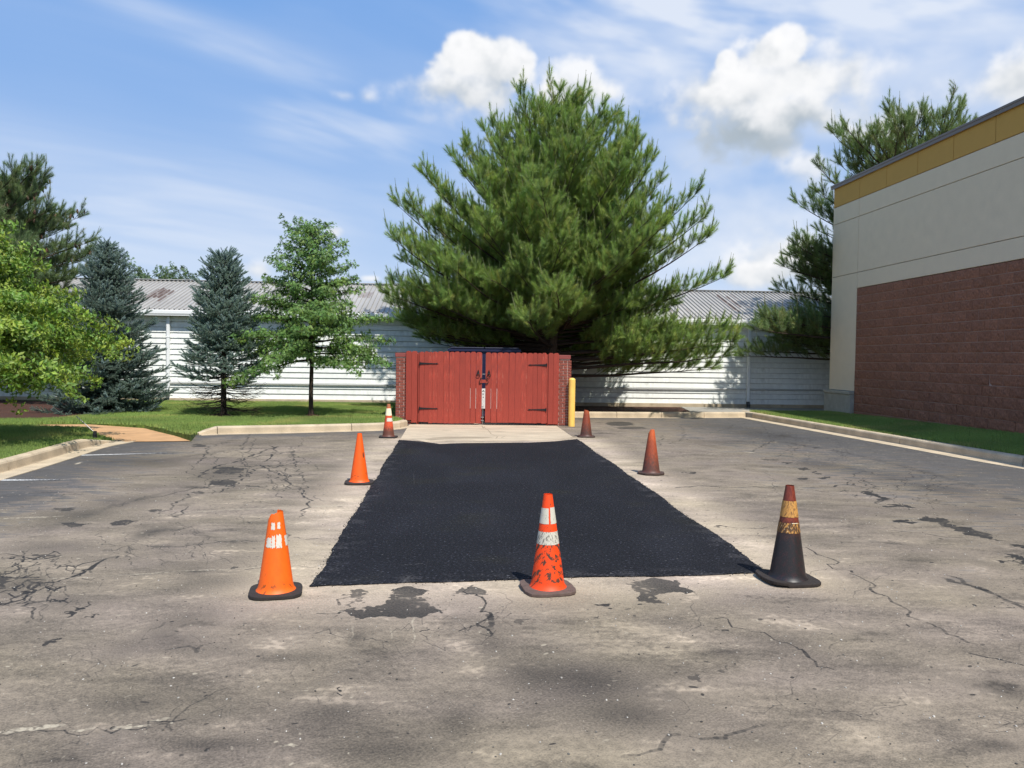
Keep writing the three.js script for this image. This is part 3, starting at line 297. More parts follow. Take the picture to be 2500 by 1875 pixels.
{ // loose grit: dark crumbs along the new edge, pale chips over the old surface near the camera
  reseed(515); const chip = new THREE.IcosahedronGeometry(1, 0).scale(1, 0.55, 0.8), col = new THREE.Color(), D3 = new THREE.Object3D();
  const grit = (n, at, tone, r0, r1, label, name) => { const im = new THREE.InstancedMesh(chip, std(lin(1, 1, 1), 0.9), n); for (let i = 0; i < n; i++) { const [x, z] = at(), r = lerp(r0, r1, Math.pow(rnd(), 3)); D3.position.set(x, r * 0.3 + (name === 'crumbs' && inPoly(x, z, patchPoly) ? 0.009 : 0), z); D3.rotation.set(U(0, 0.5), U(0, 6.28), U(0, 0.5)); D3.scale.setScalar(r); D3.updateMatrix(); im.setMatrixAt(i, D3.matrix); im.setColorAt(i, tone(col)); } im.name = numbered('grit'); im.castShadow = im.receiveShadow = true; scene.add(im); tag(im, label, 'grit', null, 'stuff'); };
  const ring = [...patchPoly, patchPoly[0]];
  grit(1700, () => { const L = ring.map((p, i) => (i ? Math.hypot(p[0] - ring[i - 1][0], p[1] - ring[i - 1][1]) : 0)); let d = U(0, L.reduce((a, b) => a + b, 0)), i = 1; while (i < L.length - 1 && d > L[i]) d -= L[i++]; const a = ring[i - 1], b = ring[i], f = d / L[i], o = (U(-1, 1) + U(-1, 1)) * 0.022; return [lerp(a[0], b[0], f) + (b[1] - a[1]) / L[i] * o, lerp(a[1], b[1], f) - (b[0] - a[0]) / L[i] * o]; }, (c) => { const k = rnd() < 0.2 ? U(0.08, 0.2) : U(0.008, 0.03); return c.setRGB(k, k, k * 1.02); }, 0.0025, 0.007, 'black asphalt crumbs scattered along the edge of the new patch', 'crumbs');
  grit(5200, () => { const z = -1.5 - 9.5 * Math.pow(rnd(), 1.3); return [U(-0.72, 0.72) * (1 - z), z]; }, (c) => { const k = rnd() < 0.55 ? U(0.25, 0.5) : U(0.03, 0.12); return c.setRGB(k, k * 0.94, k * 0.84); }, 0.0022, 0.0075, 'pale stone chips scattered over the old asphalt', 'chips');
}

// ------------------------------------------------------------------ concrete: apron, kerbs, footpath, parking lines
const concTex = dataTex(1024, 1024, (x, y, c) => { const n = tileNoise(x, y, 1024, 1024, 7, 5), f = tileNoise(x + 50, y + 9, 1024, 1024, 120, 2), s = sm(0.12, 0.5, tileNoise(x + 7, y + 300, 1024, 1024, 5, 4)), v = 1 + 0.16 * n + 0.13 * f - 0.16 * s; c[0] = 206 * v; c[1] = 188 * v - 3 * s; c[2] = 158 * v - 6 * s; });
const concMat = std(lin(0.8, 0.8, 0.82), 0.92, { map: rep(concTex, 0.45), bumpMap: rep(grainBump, 1.5), bumpScale: 0.002 });
const greyTex = toned(512, 512, [172, 168, 158], 0.12, 8, 4, 90, 0.7);
const concGrey = std(lin(0.72, 0.72, 0.72), 0.92, { map: rep(greyTex, 0.5), bumpMap: rep(grainBump, 1.5), bumpScale: 0.002 });
const apronMat = (() => {
  const X0 = -3, X1 = 2, Z0 = -20.4, Z1 = -15.2, W = 1024, cv = document.createElement('canvas'); cv.width = cv.height = W; const q = cv.getContext('2d'); q.fillStyle = '#000'; q.fillRect(0, 0, W, W);
  const P = ([x, z]) => [(x - X0) / (X1 - X0) * W, (z - Z0) / (Z1 - Z0) * W];
  q.fillStyle = 'rgba(255,0,0,.5)'; q.beginPath(); [[470, 1210], [560, 1190], [700, 1180], [900, 1178], [1150, 1185], [1230, 1192], [1100, 1200], [900, 1200], [760, 1205], [620, 1215], [540, 1222]].forEach((a, i) => q[i ? 'lineTo' : 'moveTo'](...P(C1(...a)))); q.fill();
  q.strokeStyle = 'rgba(255,0,0,.65)'; q.lineWidth = 4; for (const l of [[[1110, 1075], [1160, 1110], [1190, 1150], [1260, 1180], [1240, 1200]], [[1090, 1062], [1105, 1090], [1120, 1070]], [[1340, 1175], [1300, 1190]], [[940, 1130], [1020, 1140], [1150, 1150]], [[380, 1155], [470, 1160]], [[1620, 1185], [1720, 1178]]]) { q.beginPath(); l.forEach((a, i) => q[i ? 'lineTo' : 'moveTo'](...P(C1(...a)))); q.stroke(); }
  const md = q.getImageData(0, 0, W, W).data;
  const t = dataTex(W, W, (px, py, c) => { const gy = W - 1 - py, x = X0 + px / W * (X1 - X0), z = Z0 + gy / W * (Z1 - Z0), n = fbm(x * 1.1, z * 2.4, 5), f = noise(x * 55, z * 55), st = sm(0.1, 0.35, fbm(x * 1.7 + 8, z * 3 + 4, 4)), k = md[(gy * W + px) * 4] / 255 * sm(-0.6, 0.2, f + n), v = 1 + 0.22 * n + 0.08 * f - 0.12 * st; c[0] = lerp(214 * v, 118, k); c[1] = lerp(196 * v, 104, k); c[2] = lerp(168 * v, 84, k); }, true, false);
  const m = std(lin(0.72, 0.72, 0.73), 0.92, { map: t, bumpMap: rep(grainBump, 8), bumpScale: 0.002 }); m.userData.map = (g) => { const p = g.attributes.position, uv = g.attributes.uv; for (let i = 0; i < p.count; i++) uv.setXY(i, (p.getX(i) - X0) / (X1 - X0), 1 - (p.getZ(i) - Z0) / (Z1 - Z0)); return g; }; return m;
})();
{
  const front = [C1(210, 1205), C1(330, 1208), C1(400, 1218), C1(470, 1235), C1(560, 1232), C1(700, 1226), C1(1200, 1224), C1(1700, 1222), C1(1900, 1208), C1(2078, 1188)].map(([x, z]) => [x, z - 0.02]);
  setting('concrete_apron', apronMat.userData.map(slab([C1(300, 1056), ...front, C1(1890, 1058), [1.2, -20.2], [-2.5, -20.0]], -0.01, 0.005)), apronMat, 'pale tan concrete apron in front of the red gates', 'apron');
}
// each kerb: a run of cast segments with open joints, and its gutter pan. L = foot of the face, side = +1 when the back lies to the right of travel
function kerb(L, side, breaks, label, { gutter = 0, taper = [], h = 0.155, back = 0.16 } = {}) {
  const root = new THREE.Group(); root.name = numbered('kerb'); scene.add(root); tag(root, label, 'kerb', null, 'structure');
  const curve = new THREE.CatmullRomCurve3(L.map(([x, z]) => V(x, 0, z)), false, 'centripetal'), len = curve.getLength(), prof = [[0, -0.02], [0.01, 0.02], [0.014, h * 0.76], [0.026, h * 0.91], [0.05, h], [back - 0.012, h + 0.002], [back, h - 0.012], [back, -0.02]];
  const cuts = [0, ...breaks, 1];
  const at = (u) => { const p = curve.getPointAt(u), t = curve.getTangentAt(u); return [p, V(-t.z, 0, t.x).multiplyScalar(side)]; };
  const strip = (u0, u1, pf, heightOf) => {
    const n = Math.max(2, Math.ceil((u1 - u0) * len / 0.25)), pos = [], idx = [], uv = [], m = pf.length;
    for (let i = 0; i <= n; i++) { const u = lerp(u0, u1, i / n), [p, b] = at(u), k = heightOf(u); let acc = 0; pf.forEach(([o, y], j) => { if (j) acc += Math.hypot(o - pf[j - 1][0], y - pf[j - 1][1]); const w = 0.003 * noise(u * len * 3, j * 2.7); pos.push(p.x + b.x * (o + w), y < 0 ? y : y * k + 0.004, p.z + b.z * (o + w)); uv.push(u * len, acc); }); }
    for (let i = 0; i < n; i++) for (let j = 0; j < m - 1; j++) { const a = i * m + j, c = a + m; side > 0 ? idx.push(a, a + 1, c, c, a + 1, c + 1) : idx.push(a, c, a + 1, c, c + 1, a + 1); }
    for (const e of [0, n]) for (let j = 1; j < m - 1; j++) { const a = e * m; idx.push(a, a + j, a + j + 1); }
    let g = new THREE.BufferGeometry(); g.setAttribute('position', new THREE.Float32BufferAttribute(pos, 3)); g.setAttribute('uv', new THREE.Float32BufferAttribute(uv, 2)); g.setIndex(idx); g = g.toNonIndexed(); g.computeVertexNormals(); return g;
  };
  const hgt = (u) => { let k = 1; for (const [a, b] of taper) k = Math.min(k, clamp((u - a) / (b - a), 0.04, 1)); return k; };
  for (let i = 1; i < cuts.length; i++) {
    const e = 0.006 / len; mesh('kerb_segment', strip(cuts[i - 1] + e, cuts[i] - e, prof, hgt), concMat, root);
    if (gutter) mesh('gutter', strip(cuts[i - 1] + e * 0.3, cuts[i] - e * 0.3, [[-gutter, -0.02], [-gutter, 0.006], [-gutter + 0.01, 0.009], [0.004, 0.005], [0.004, -0.02]], () => 1), concMat, root);
  }
  return { curve, at };
}
const rightK = kerb(rightFace, -1, [0.165, 0.285, 0.4, 0.52, 0.62, 0.74, 0.86], 'long straight concrete kerb below the grass strip of the block wall', { gutter: 0.34 });
const leftK = kerb(leftFace, -1, [0.16, 0.32, 0.47, 0.6, 0.79, 0.925], 'concrete kerb around the shaded lawn corner, sloping down at the footpath', { gutter: 0.3, taper: [[1.0, 0.94]] });
const midK = kerb(midFace, -1, [0.075, 0.63, 0.9], 'concrete kerb along the lawn, ending beside the brick enclosure', { gutter: 0.12, taper: [[-0.02, 0.07]] });
const backK = kerb(backFace, -1, [0.25, 0.5, 0.75], 'straight concrete kerb in front of the mulch bed by the white wall', { gutter: 0.14 });
const offsetLine = (k, d, n = 14) => Array.from({ length: n + 1 }, (_, i) => { const [p, b] = k.at(i / n); return [p.x + b.x * d, p.z + b.z * d]; });

const pathUp = [[0, 92], [240, 84], [500, 79], [820, 90], [1000, 120], [1085, 143]].map(([x, y]) => C7(x, y, 0.13)), pathLow = [[0, 99], [200, 99], [480, 112], [600, 142]].map(([x, y]) => C7(x, y, 0.12));
const pathEnd = [C3(20, 1572), C7(940, 155), C7(720, 187)];
const pathTex = toned(512, 512, [214, 168, 120], 0.12, 7, 4, 100, 0.8);
{
  // footpath: a sheet that dips from lawn level to the lot
  const up = [[-18, -16.1], ...pathUp], low = [[-18, -15.75], ...pathLow, C7(665, 166, 0.03), C7(712, 186)], N = 40, pos = [], idx = [], uv = [];
  const along = (L, f) => { const c = new THREE.CatmullRomCurve3(L.map(([x, z]) => V(x, 0, z)), false, 'centripetal'); return c.getPointAt(f); };
  for (let i = 0; i <= N; i++) { const a = along(up, i / N), b = along(low, i / N), y = lerp(0.125, 0.012, sm(0.62, 1, i / N)); for (let j = 0; j <= 4; j++) { const p = a.clone().lerp(b, j / 4); pos.push(p.x, y, p.z); uv.push(p.x * 0.5, p.z * 0.5); } }
  for (let i = 0; i < N; i++) for (let j = 0; j < 4; j++) { const a = i * 5 + j, c = a + 5; idx.push(a, a + 1, c, c, a + 1, c + 1); }
  const g = new THREE.BufferGeometry(); g.setAttribute('position', new THREE.Float32BufferAttribute(pos, 3)); g.setAttribute('uv', new THREE.Float32BufferAttribute(uv, 2)); g.setIndex(idx); g.computeVertexNormals();
  setting('footpath', g, std(lin(0.72, 0.72, 0.72), 0.92, { map: pathTex, bumpMap: rep(grainBump, 4), bumpScale: 0.002 }), 'tan concrete footpath sloping down between the two lawns', 'footpath');
}
const lineTex = dataTex(512, 64, (x, y, c) => { const n = fbm(x / 20, y / 12, 3) + noise(x / 3, y / 3) * 0.4, w = sm(-0.3 + x / 512 * 0.55, 0.05 + x / 512 * 0.6, n + 0.22); c[0] = lerp(96, 232, w); c[1] = lerp(95, 232, w); c[2] = lerp(95, 230, w); }, true, false);
function parkingLine(a, b, w, label) {
  const dx = b[0] - a[0], dz = b[1] - a[1], l = Math.hypot(dx, dz), g = new THREE.PlaneGeometry(l, w).rotateX(-Math.PI / 2);
  const m = setting('parking_line', g, std(lin(0.72, 0.72, 0.72), 0.85, { map: lineTex }), label, 'parking line'); m.position.set((a[0] + b[0]) / 2, 0.005, (a[1] + b[1]) / 2); m.rotation.y = Math.atan2(-dz, dx); return m;
}
parkingLine(GD(-20, 1038), GD(128, 1037), 0.1, 'worn white parking line meeting the gutter beside the shaded lawn corner'); parkingLine(GD(174, 984), GD(362, 979), 0.1, 'worn white parking line starting near the footpath ramp');

// ------------------------------------------------------------------ lawns
const lawnMat = std(lin(0.95, 0.95, 0.9), 1, { map: rep(grassTex, 0.7), bumpMap: rep(grainBump, 3), bumpScale: 0.012 });
const WB = { x: -2.2, z: -25.98 };                      // middle of the white wall's foot
const wbPoint = (lx, lz) => [WB.x + lx * Math.cos(YAW) + lz * Math.sin(YAW), WB.z - lx * Math.sin(YAW) + lz * Math.cos(YAW)];
const midBack = offsetLine(midK, 0.15), leftBack = offsetLine(leftK, 0.15), rightBack = offsetLine(rightK, 0.15, 20), backBack = offsetLine(backK, 0.15);
const midLawn = [[-18, -16.12], ...pathUp.map(([x, z]) => [x, z - 0.01]), ...midBack, [-2.88, -19.7], [-2.75, -23.2], [-2.7, -25.7], wbPoint(-16.5, 0.02)];
const leftLawn = [[-18, 4], ...leftBack, ...[...pathLow].reverse(), [-18, -15.74]];
const dip = (x, z) => Math.min(clamp(Math.hypot(x - leftFace[8][0], z - leftFace[8][1]) / 1.3, 0.06, 1), clamp(Math.hypot(x - midFace[0][0], z - midFace[0][1]) / 0.7, 0.06, 1));   // the turf runs down to the ramp with the kerbs
const dipped = (g) => { const p = g.attributes.position; for (let i = 0; i < p.count; i++) if (p.getY(i) > 0) p.setY(i, p.getY(i) * dip(p.getX(i), p.getZ(i))); g.computeVertexNormals(); return g; };
setting('lawn', dipped(slab(midLawn, -0.02, 0.135)), lawnMat, 'sunlit lawn with small trees before the white building', 'lawn');
setting('lawn', dipped(slab(leftLawn, -0.02, 0.125)), lawnMat, 'shaded lawn corner inside the curved kerb under the yellow-green tree', 'lawn');
// right strip: ruled between the kerb's back and the foot of the block wall, rising towards the wall
const RB = { x: 9.66, z: -24.2 }, rbPoint = (u, v) => [RB.x + u * Math.cos(YAW) + v * Math.sin(YAW), RB.z - u * Math.sin(YAW) + v * Math.cos(YAW)];
const wallGround = (v) => 0.165 + 0.012 * clamp(v, 0, 14);
const stripAt = (i, n, f) => { const v = 0.25 + i / n * 27, w = rbPoint(0.06, v), L = rightBack; let best = L[0], bd = 1e9; for (let k = 0; k < 200; k++) { const t = k / 199 * (L.length - 1), a = Math.min(L.length - 2, Math.floor(t)), p = [lerp(L[a][0], L[a + 1][0], t - a), lerp(L[a][1], L[a + 1][1], t - a)], d = Math.abs(p[1] - w[1] - 0.05 * (p[0] - w[0])); if (d < bd) { bd = d; best = p; } } return [lerp(best[0], w[0], f), lerp(0.145, wallGround(v), f * f * 0.5 + f * 0.5), lerp(best[1], w[1], f)]; };
const stripGrid = []; for (let i = 0; i <= 60; i++) { const row = []; for (let j = 0; j <= 5; j++) row.push(stripAt(i, 60, j / 5)); stripGrid.push(row); }
{ const pos = [], uv = [], idx = []; stripGrid.forEach((r) => r.forEach((p) => { pos.push(...p); uv.push(p[0], p[2]); })); for (let i = 0; i < 60; i++) for (let j = 0; j < 5; j++) { const a = i * 6 + j, c = a + 6; idx.push(a, c, a + 1, c, c + 1, a + 1); } const g = new THREE.BufferGeometry(); g.setAttribute('position', new THREE.Float32BufferAttribute(pos, 3)); g.setAttribute('uv', new THREE.Float32BufferAttribute(uv, 2)); g.setIndex(idx); g.computeVertexNormals(); setting('lawn', g, lawnMat, 'narrow grass strip at the foot of the block wall', 'lawn'); }
// walkway and mulch between the back kerb and the white wall
setting('walkway', slab([...[...backBack].slice(-1), rightBack[1], rbPoint(-0.6, 0.5), rbPoint(-0.1, 0.3), rbPoint(-0.1, -0.06), rbPoint(3, -0.06), rbPoint(3, -2.1), [5.6, -26.3], [5.4, -24.0]], -0.02, 0.14), concGrey, 'grey concrete walkway behind the corner of the block building', 'walkway');
const mulchTex = dataTex(512, 512, (x, y, c) => { const n = tileNoise(x, y, 512, 512, 30, 3), f = tileNoise(x + 9, y + 80, 512, 512, 110, 2), v = 1 + 0.7 * n + 0.9 * f; c[0] = 96 * v; c[1] = 58 * v; c[2] = 40 * v; });
const mulchMat = std(lin(0.55, 0.55, 0.55), 1, { map: mulchTex, bumpMap: rep(grainBump, 1), bumpScale: 0.03 });
setting('mulch_bed', slab([[1.55, -22.9], ...backBack.slice(1), [5.4, -24.0], [5.6, -26.45], [-2.6, -25.95], [-2.6, -23.3], [1.5, -23.1]], -0.02, 0.12), mulchMat, 'reddish brown mulch bed below the tall pine beside the white wall', 'mulch bed');
const underPine = [[-18, -17.0], [-12.4, -17.3], [-10.4, -17.9], [-10.1, -19.2], [-11.0, -22.0], [-13, -24.2], [-18, -24.4]];
setting('mulch_bed', slab(underPine, 0.05, 0.165), mulchMat, 'dark red mulch bed in the shade under the cone-bearing pine', 'mulch bed');
function mulchRing(x, z, r, y) { const g = new THREE.CircleGeometry(r, 28).rotateX(-Math.PI / 2), p = g.attributes.position; for (let i = 0; i < p.count; i++) { const a = Math.hypot(p.getX(i), p.getZ(i)) / r, w = 1 + 0.18 * noise(p.getX(i) * 6 + x, p.getZ(i) * 6 + z); p.setXYZ(i, p.getX(i) * w, a > 0.5 ? -0.03 : 0.055, p.getZ(i) * w); } g.computeVertexNormals(); return planUV(g.translate(0, y, 0)); }

// grass blades
const tuft = (() => { reseed(5); const pos = [], col = []; for (let i = 0; i < 9; i++) { const a = U(0, 6.28), r = U(0, 0.035), x = Math.cos(a) * r, z = Math.sin(a) * r, h = U(0.035, 0.065), l = U(0.0, 0.035), b = U(0, 6.28), w = U(0.0035, 0.006); pos.push(x - Math.sin(b) * w, -0.004, z + Math.cos(b) * w, x + Math.sin(b) * w, -0.004, z - Math.cos(b) * w, x + Math.cos(b) * l, h, z + Math.sin(b) * l); const t = U(0.7, 1.2); for (let k = 0; k < 3; k++) col.push(t * U(0.95, 1.15), t, t * 0.9); } const g = new THREE.BufferGeometry(); g.setAttribute('position', new THREE.Float32BufferAttribute(pos, 3)); g.setAttribute('color', new THREE.Float32BufferAttribute(col, 3)); g.computeVertexNormals(); return g; })();
const bladeMat = new THREE.MeshPhysicalMaterial({ vertexColors: true, roughness: 0.85, transmission: 0.3, side: THREE.DoubleSide });
const DUM = new THREE.Object3D();
function grass(list, label) {                           // list of [x, y, z]
  const im = new THREE.InstancedMesh(tuft, bladeMat, list.length), c = new THREE.Color(); im.name = numbered('grass'); im.castShadow = im.receiveShadow = true;
  list.forEach(([x, y, z], i) => { DUM.position.set(x, y, z); DUM.rotation.set(0, U(0, 6.28), 0); const n = noise(x * 0.6, z * 0.6), s = U(0.8, 1.35) + 0.3 * n; DUM.scale.set(1.2, s, 1.2); DUM.updateMatrix(); im.setMatrixAt(i, DUM.matrix); const dry = sm(0.1, 0.5, noise(x * 0.9 + 7, z * 0.9) + U(-0.2, 0.2)), k = 1 + 0.35 * n + U(-0.12, 0.12); im.setColorAt(i, c.setRGB(lerp(0.21, 0.34, dry) * k, lerp(0.32, 0.37, dry) * k, lerp(0.07, 0.11, dry) * k)); });
  scene.add(im); tag(im, label, 'grass', null, 'stuff');
}
{
  reseed(77); let l = []; const rings = [[...GD(672, 899, 0.14), 0.4], [...GD(483, 899, 0.14), 0.5]];
  while (l.length < 64000) { const x = U(-14, -2.4), z = U(-26, -14.6); if (inPoly(x, z, midLawn) && !inPoly(x, z, underPine) && !rings.some(([a, b, r]) => Math.hypot(x - a, z - b) < r * (1 + 0.3 * noise(x * 5, z * 5)))) l.push([x, 0.135 * dip(x, z), z]); }
  grass(l, 'short sunlit grass of the lawn before the white building'); l = [];
  while (l.length < 42000) { const x = U(-12, -6.2), z = U(-16.3, -8.2); if (inPoly(x, z, leftLawn)) l.push([x, 0.125 * dip(x, z), z]); }
  grass(l, 'short shaded grass of the lawn corner inside the curved kerb'); l = [];
  while (l.length < 34000) { const i = U(0, 30), j = U(0.05, 5), a = Math.floor(i), b = Math.min(4, Math.floor(j)), p = stripGrid[a][b], q = stripGrid[a + 1][b + 1], r = stripGrid[a + 1][b], s = stripGrid[a][b + 1], fi = i - a, fj = j - b; l.push([0, 1, 2].map((k) => lerp(lerp(p[k], r[k], fi), lerp(s[k], q[k], fi), fj))); if (false) l.pop(); }
  grass(l, 'short grass of the strip along the block wall');
}

// ------------------------------------------------------------------ white warehouse behind
{
  const root = thing('warehouse', 'long low white-sided building with a ribbed grey metal roof behind the trees', 'building', [WB.x, 0, WB.z], YAW);
  const X0 = -16.6, X1 = 13.6, BOT = 0.235, ROW = 0.1757, ROWS = 15, EAVE = 3.06, RUN = 3.75, RISE = 1.2;
  const whiteTex = dataTex(512, 512, (x, y, c) => { const n = tileNoise(x, y, 512, 512, 5, 4), s = tileNoise(x * 3 + 5, y, 512, 512, 9, 3), f = tileNoise(x, y + 50, 512, 512, 70, 2), v = 1 + 0.05 * n + 0.04 * s + 0.03 * f; c[0] = 236 * v; c[1] = 238 * v; c[2] = 234 * v; });
  const white = std(lin(0.95, 0.95, 0.95), 0.5, { map: rep(whiteTex, 0.3) }), trim = std(lin(0.85, 0.86, 0.86), 0.45), inner = std(lin(0.5, 0.5, 0.5), 0.9);
  mesh('foundation', faceUV(box(X1 - X0 + 0.04, BOT + 0.12, 7.5, (X0 + X1) / 2, BOT / 2 - 0.06, -3.76)), concMat, root);
  mesh('wall', box(X1 - X0 - 0.06, EAVE - BOT - 0.03, 7.3, (X0 + X1) / 2, (EAVE + BOT) / 2, -3.76), inner, root);
  // lapped siding planks, each its own piece
  const plank = (len) => { const s = new THREE.Shape([new THREE.Vector2(0.034, 0), new THREE.Vector2(0.038, 0.006), new THREE.Vector2(0.012, ROW - 0.013), new THREE.Vector2(0.004, ROW - 0.009), new THREE.Vector2(0, ROW - 0.009), new THREE.Vector2(0, 0)]); const g = new THREE.ExtrudeGeometry(s, { depth: len, bevelEnabled: false }).rotateY(-Math.PI / 2); return faceUV(g.translate(len, 0, 0)); };
  const LEN = (X1 - X0) / 5, full = plank(LEN - 0.004), cut = 2.1, a = plank(cut - 0.004), b = plank(LEN - cut - 0.004);
  for (let r = 0; r < ROWS; r++) {
    const y = BOT + r * ROW; let x = X0;
    const seq = r % 2 ? [a, full, full, full, full, b] : [full, full, full, full, full];
    for (const g of seq) { const m = mesh('siding_plank', g, white, root); m.position.set(x, y, -0.1); x += g === a ? cut : g === b ? LEN - cut : LEN; }
  }
  mesh('corner_trim', box(0.09, ROWS * ROW, 0.06, X1 + 0.046, BOT + ROWS * ROW / 2, -0.09), trim, root);
  // eave: soffit, gutter, dark drip edge
  mesh('soffit', box(X1 - X0 + 0.3, 0.03, 0.34, (X0 + X1) / 2, EAVE - 0.175, 0.06), trim, root);
  const gs = new THREE.Shape([new THREE.Vector2(0.02, 0), new THREE.Vector2(0.10, 0), new THREE.Vector2(0.125, 0.07), new THREE.Vector2(0.125, 0.165), new THREE.Vector2(0.11, 0.18), new THREE.Vector2(0.02, 0.18)]);
  mesh('gutter', new THREE.ExtrudeGeometry(gs, { depth: X1 - X0 + 0.3, bevelEnabled: false }).rotateY(-Math.PI / 2).translate(X1 + 0.15, EAVE - 0.19, 0.125), trim, root);
  // roof: ribbed sheets with rust where the photograph shows it
  const slopeLen = Math.hypot(RUN + 0.24, RISE + 0.07), roofTex = (() => {
    const W = 2048, H = 256, q = (() => { const cv = document.createElement('canvas'); cv.width = W; cv.height = H; const k = cv.getContext('2d'); k.fillStyle = '#000'; k.fillRect(0, 0, W, H); k.fillStyle = '#f00';
      const S = (x, y, w, h, al) => { k.fillStyle = `rgba(255,0,0,${al})`; k.fillRect((x - X0) / (X1 - X0) * W, y * H, w / (X1 - X0) * W, h * H); };
      for (let i = 0; i < 5; i++) S(-10.1 + i * 0.152 + U(0, 0.05), 0.33 + U(-0.06, 0.06), 0.11, 0.34 + U(-0.06, 0.08), 0.75); S(-3.1, 0.3, 0.5, 0.2, 0.35); S(7.55, 0.18, 0.14, 0.6, 0.75); S(7.75, 0.1, 0.1, 0.4, 0.55); S(9.9, 0.15, 0.15, 0.62, 0.7); S(10.2, 0.2, 0.12, 0.4, 0.6); S(10.5, 0.1, 0.1, 0.5, 0.5); S(8.2, 0.5, 0.1, 0.3, 0.4); S(-6, 0.6, 0.12, 0.3, 0.3); S(-12.4, 0.1, 0.1, 0.4, 0.3); return k.getImageData(0, 0, W, H).data; })();
    return dataTex(W, H, (px, py, c) => { const x = X0 + px / W * (X1 - X0), y = py / H * 4, n = fbm(x * 1.5, y * 0.6, 3), sh = noise(Math.floor((x - X0) / 0.914) * 7.7, 3.1), f = noise(x * 30, y * 8), k = q[((H - 1 - py) * W + px) * 4] / 255 * sm(-0.5, 0.1, noise(x * 9, y * 3) + 0.4 * f + 0.1), v = 168 + 20 * n + 16 * sh + 9 * f; c[0] = lerp(v, 92, k); c[1] = lerp(v * 0.99, 72, k); c[2] = lerp(v * 0.965, 62, k); }, true, false);
  })();
  const roofMat = std(lin(0.92, 0.9, 0.88), 0.5, { map: roofTex, metalness: 0.05 }), th = Math.atan2(RISE + 0.07, RUN + 0.24);
  const sheet = (xs, w) => {                            // profile across the sheet, run up the slope
    const pts = []; for (let k = 0; k < 6; k++) { const x = k * 0.1523; if (x > w) break; pts.push([x, 0], [x + 0.09, 0], [x + 0.102, 0.04], [x + 0.128, 0.04], [x + 0.1405, 0]); } pts.push([w - 0.002, 0]);
    const pos = [], uv = [], idx = []; pts.forEach(([x, y]) => { for (const t of [0, 1]) { pos.push(x, y, -t * slopeLen); uv.push((xs + x - X0) / (X1 - X0), t); } });
    for (let i = 0; i < pts.length - 1; i++) { const p = i * 2; idx.push(p, p + 2, p + 1, p + 1, p + 2, p + 3); }
    let g = new THREE.BufferGeometry(); g.setAttribute('position', new THREE.Float32BufferAttribute(pos, 3)); g.setAttribute('uv', new THREE.Float32BufferAttribute(uv, 2)); g.setIndex(idx); g = g.toNonIndexed(); g.computeVertexNormals(); return g;
  };
  const roof = new THREE.Group(); roof.name = 'roof'; roof.position.set(0, EAVE - 0.01, 0.24); roof.rotation.x = th; root.add(roof);
  for (let x = X0 - 0.15; x < X1; x += 0.914) { const m = mesh('roof_sheet', sheet(x, 0.914), roofMat, roof); m.position.x = x; }
  const ridgeY = EAVE + RISE + 0.06, ridgeZ = 0.24 - RUN - 0.24;
  mesh('ridge_cap', box(X1 - X0 + 0.3, 0.02, 0.3, (X0 + X1) / 2, ridgeY + 0.035, ridgeZ), std(lin(0.45, 0.45, 0.45), 0.5), root);
  const backS = new THREE.PlaneGeometry(X1 - X0 + 0.3, slopeLen).rotateX(-Math.PI / 2 - th).translate((X0 + X1) / 2, (EAVE + ridgeY) / 2, ridgeZ - (RUN + 0.24) / 2);
  mesh('roof_slope', backS, std(lin(0.4, 0.4, 0.4), 0.5), root);
  const gable = new THREE.Shape([new THREE.Vector2(0, 0), new THREE.Vector2(-7.3, 0), new THREE.Vector2(-3.65, RISE - 0.1)]);
  for (const x of [X0 + 0.03, X1 - 0.06]) mesh('gable_wall', new THREE.ExtrudeGeometry(gable, { depth: 0.04, bevelEnabled: false }).rotateY(-Math.PI / 2).translate(x + 0.04, EAVE - 0.03, -0.11), white, root);
  // downspouts and the loose conduit along the wall
  for (const [x, y0] of [[-8.82, 0.42], [10.12, 0.30]]) {
    const d = mesh('downspout', merge([rbox(0.1, EAVE - 0.24 - y0, 0.075, 0.012, x, (EAVE - 0.2 + y0) / 2, 0.03)]), trim, root);
    for (const h of [0.9, 2.2]) mesh('strap', box(0.13, 0.03, 0.09, x, h, 0.03), trim, d);
    mesh('elbow', merge([rbox(0.1, 0.16, 0.08, 0.012, 0, 0, 0).rotateX(-0.7).translate(x, y0 - 0.04, 0.07), cyl(0.055, 0.055, 0.2, 10, x, y0 - 0.2, 0.09)]), std(lin(0.1, 0.1, 0.1), 0.8), d);
  }
  const pts = []; for (let x = X0; x <= X1; x += 0.5) pts.push(V(x, 0.735 + 0.014 * noise(x * 0.7, 2) + 0.01 * noise(x * 2, 5), -0.028));
  mesh('conduit', new THREE.TubeGeometry(new THREE.CatmullRomCurve3(pts), 160, 0.03, 6), std(lin(0.5, 0.5, 0.49), 0.7), root);
}

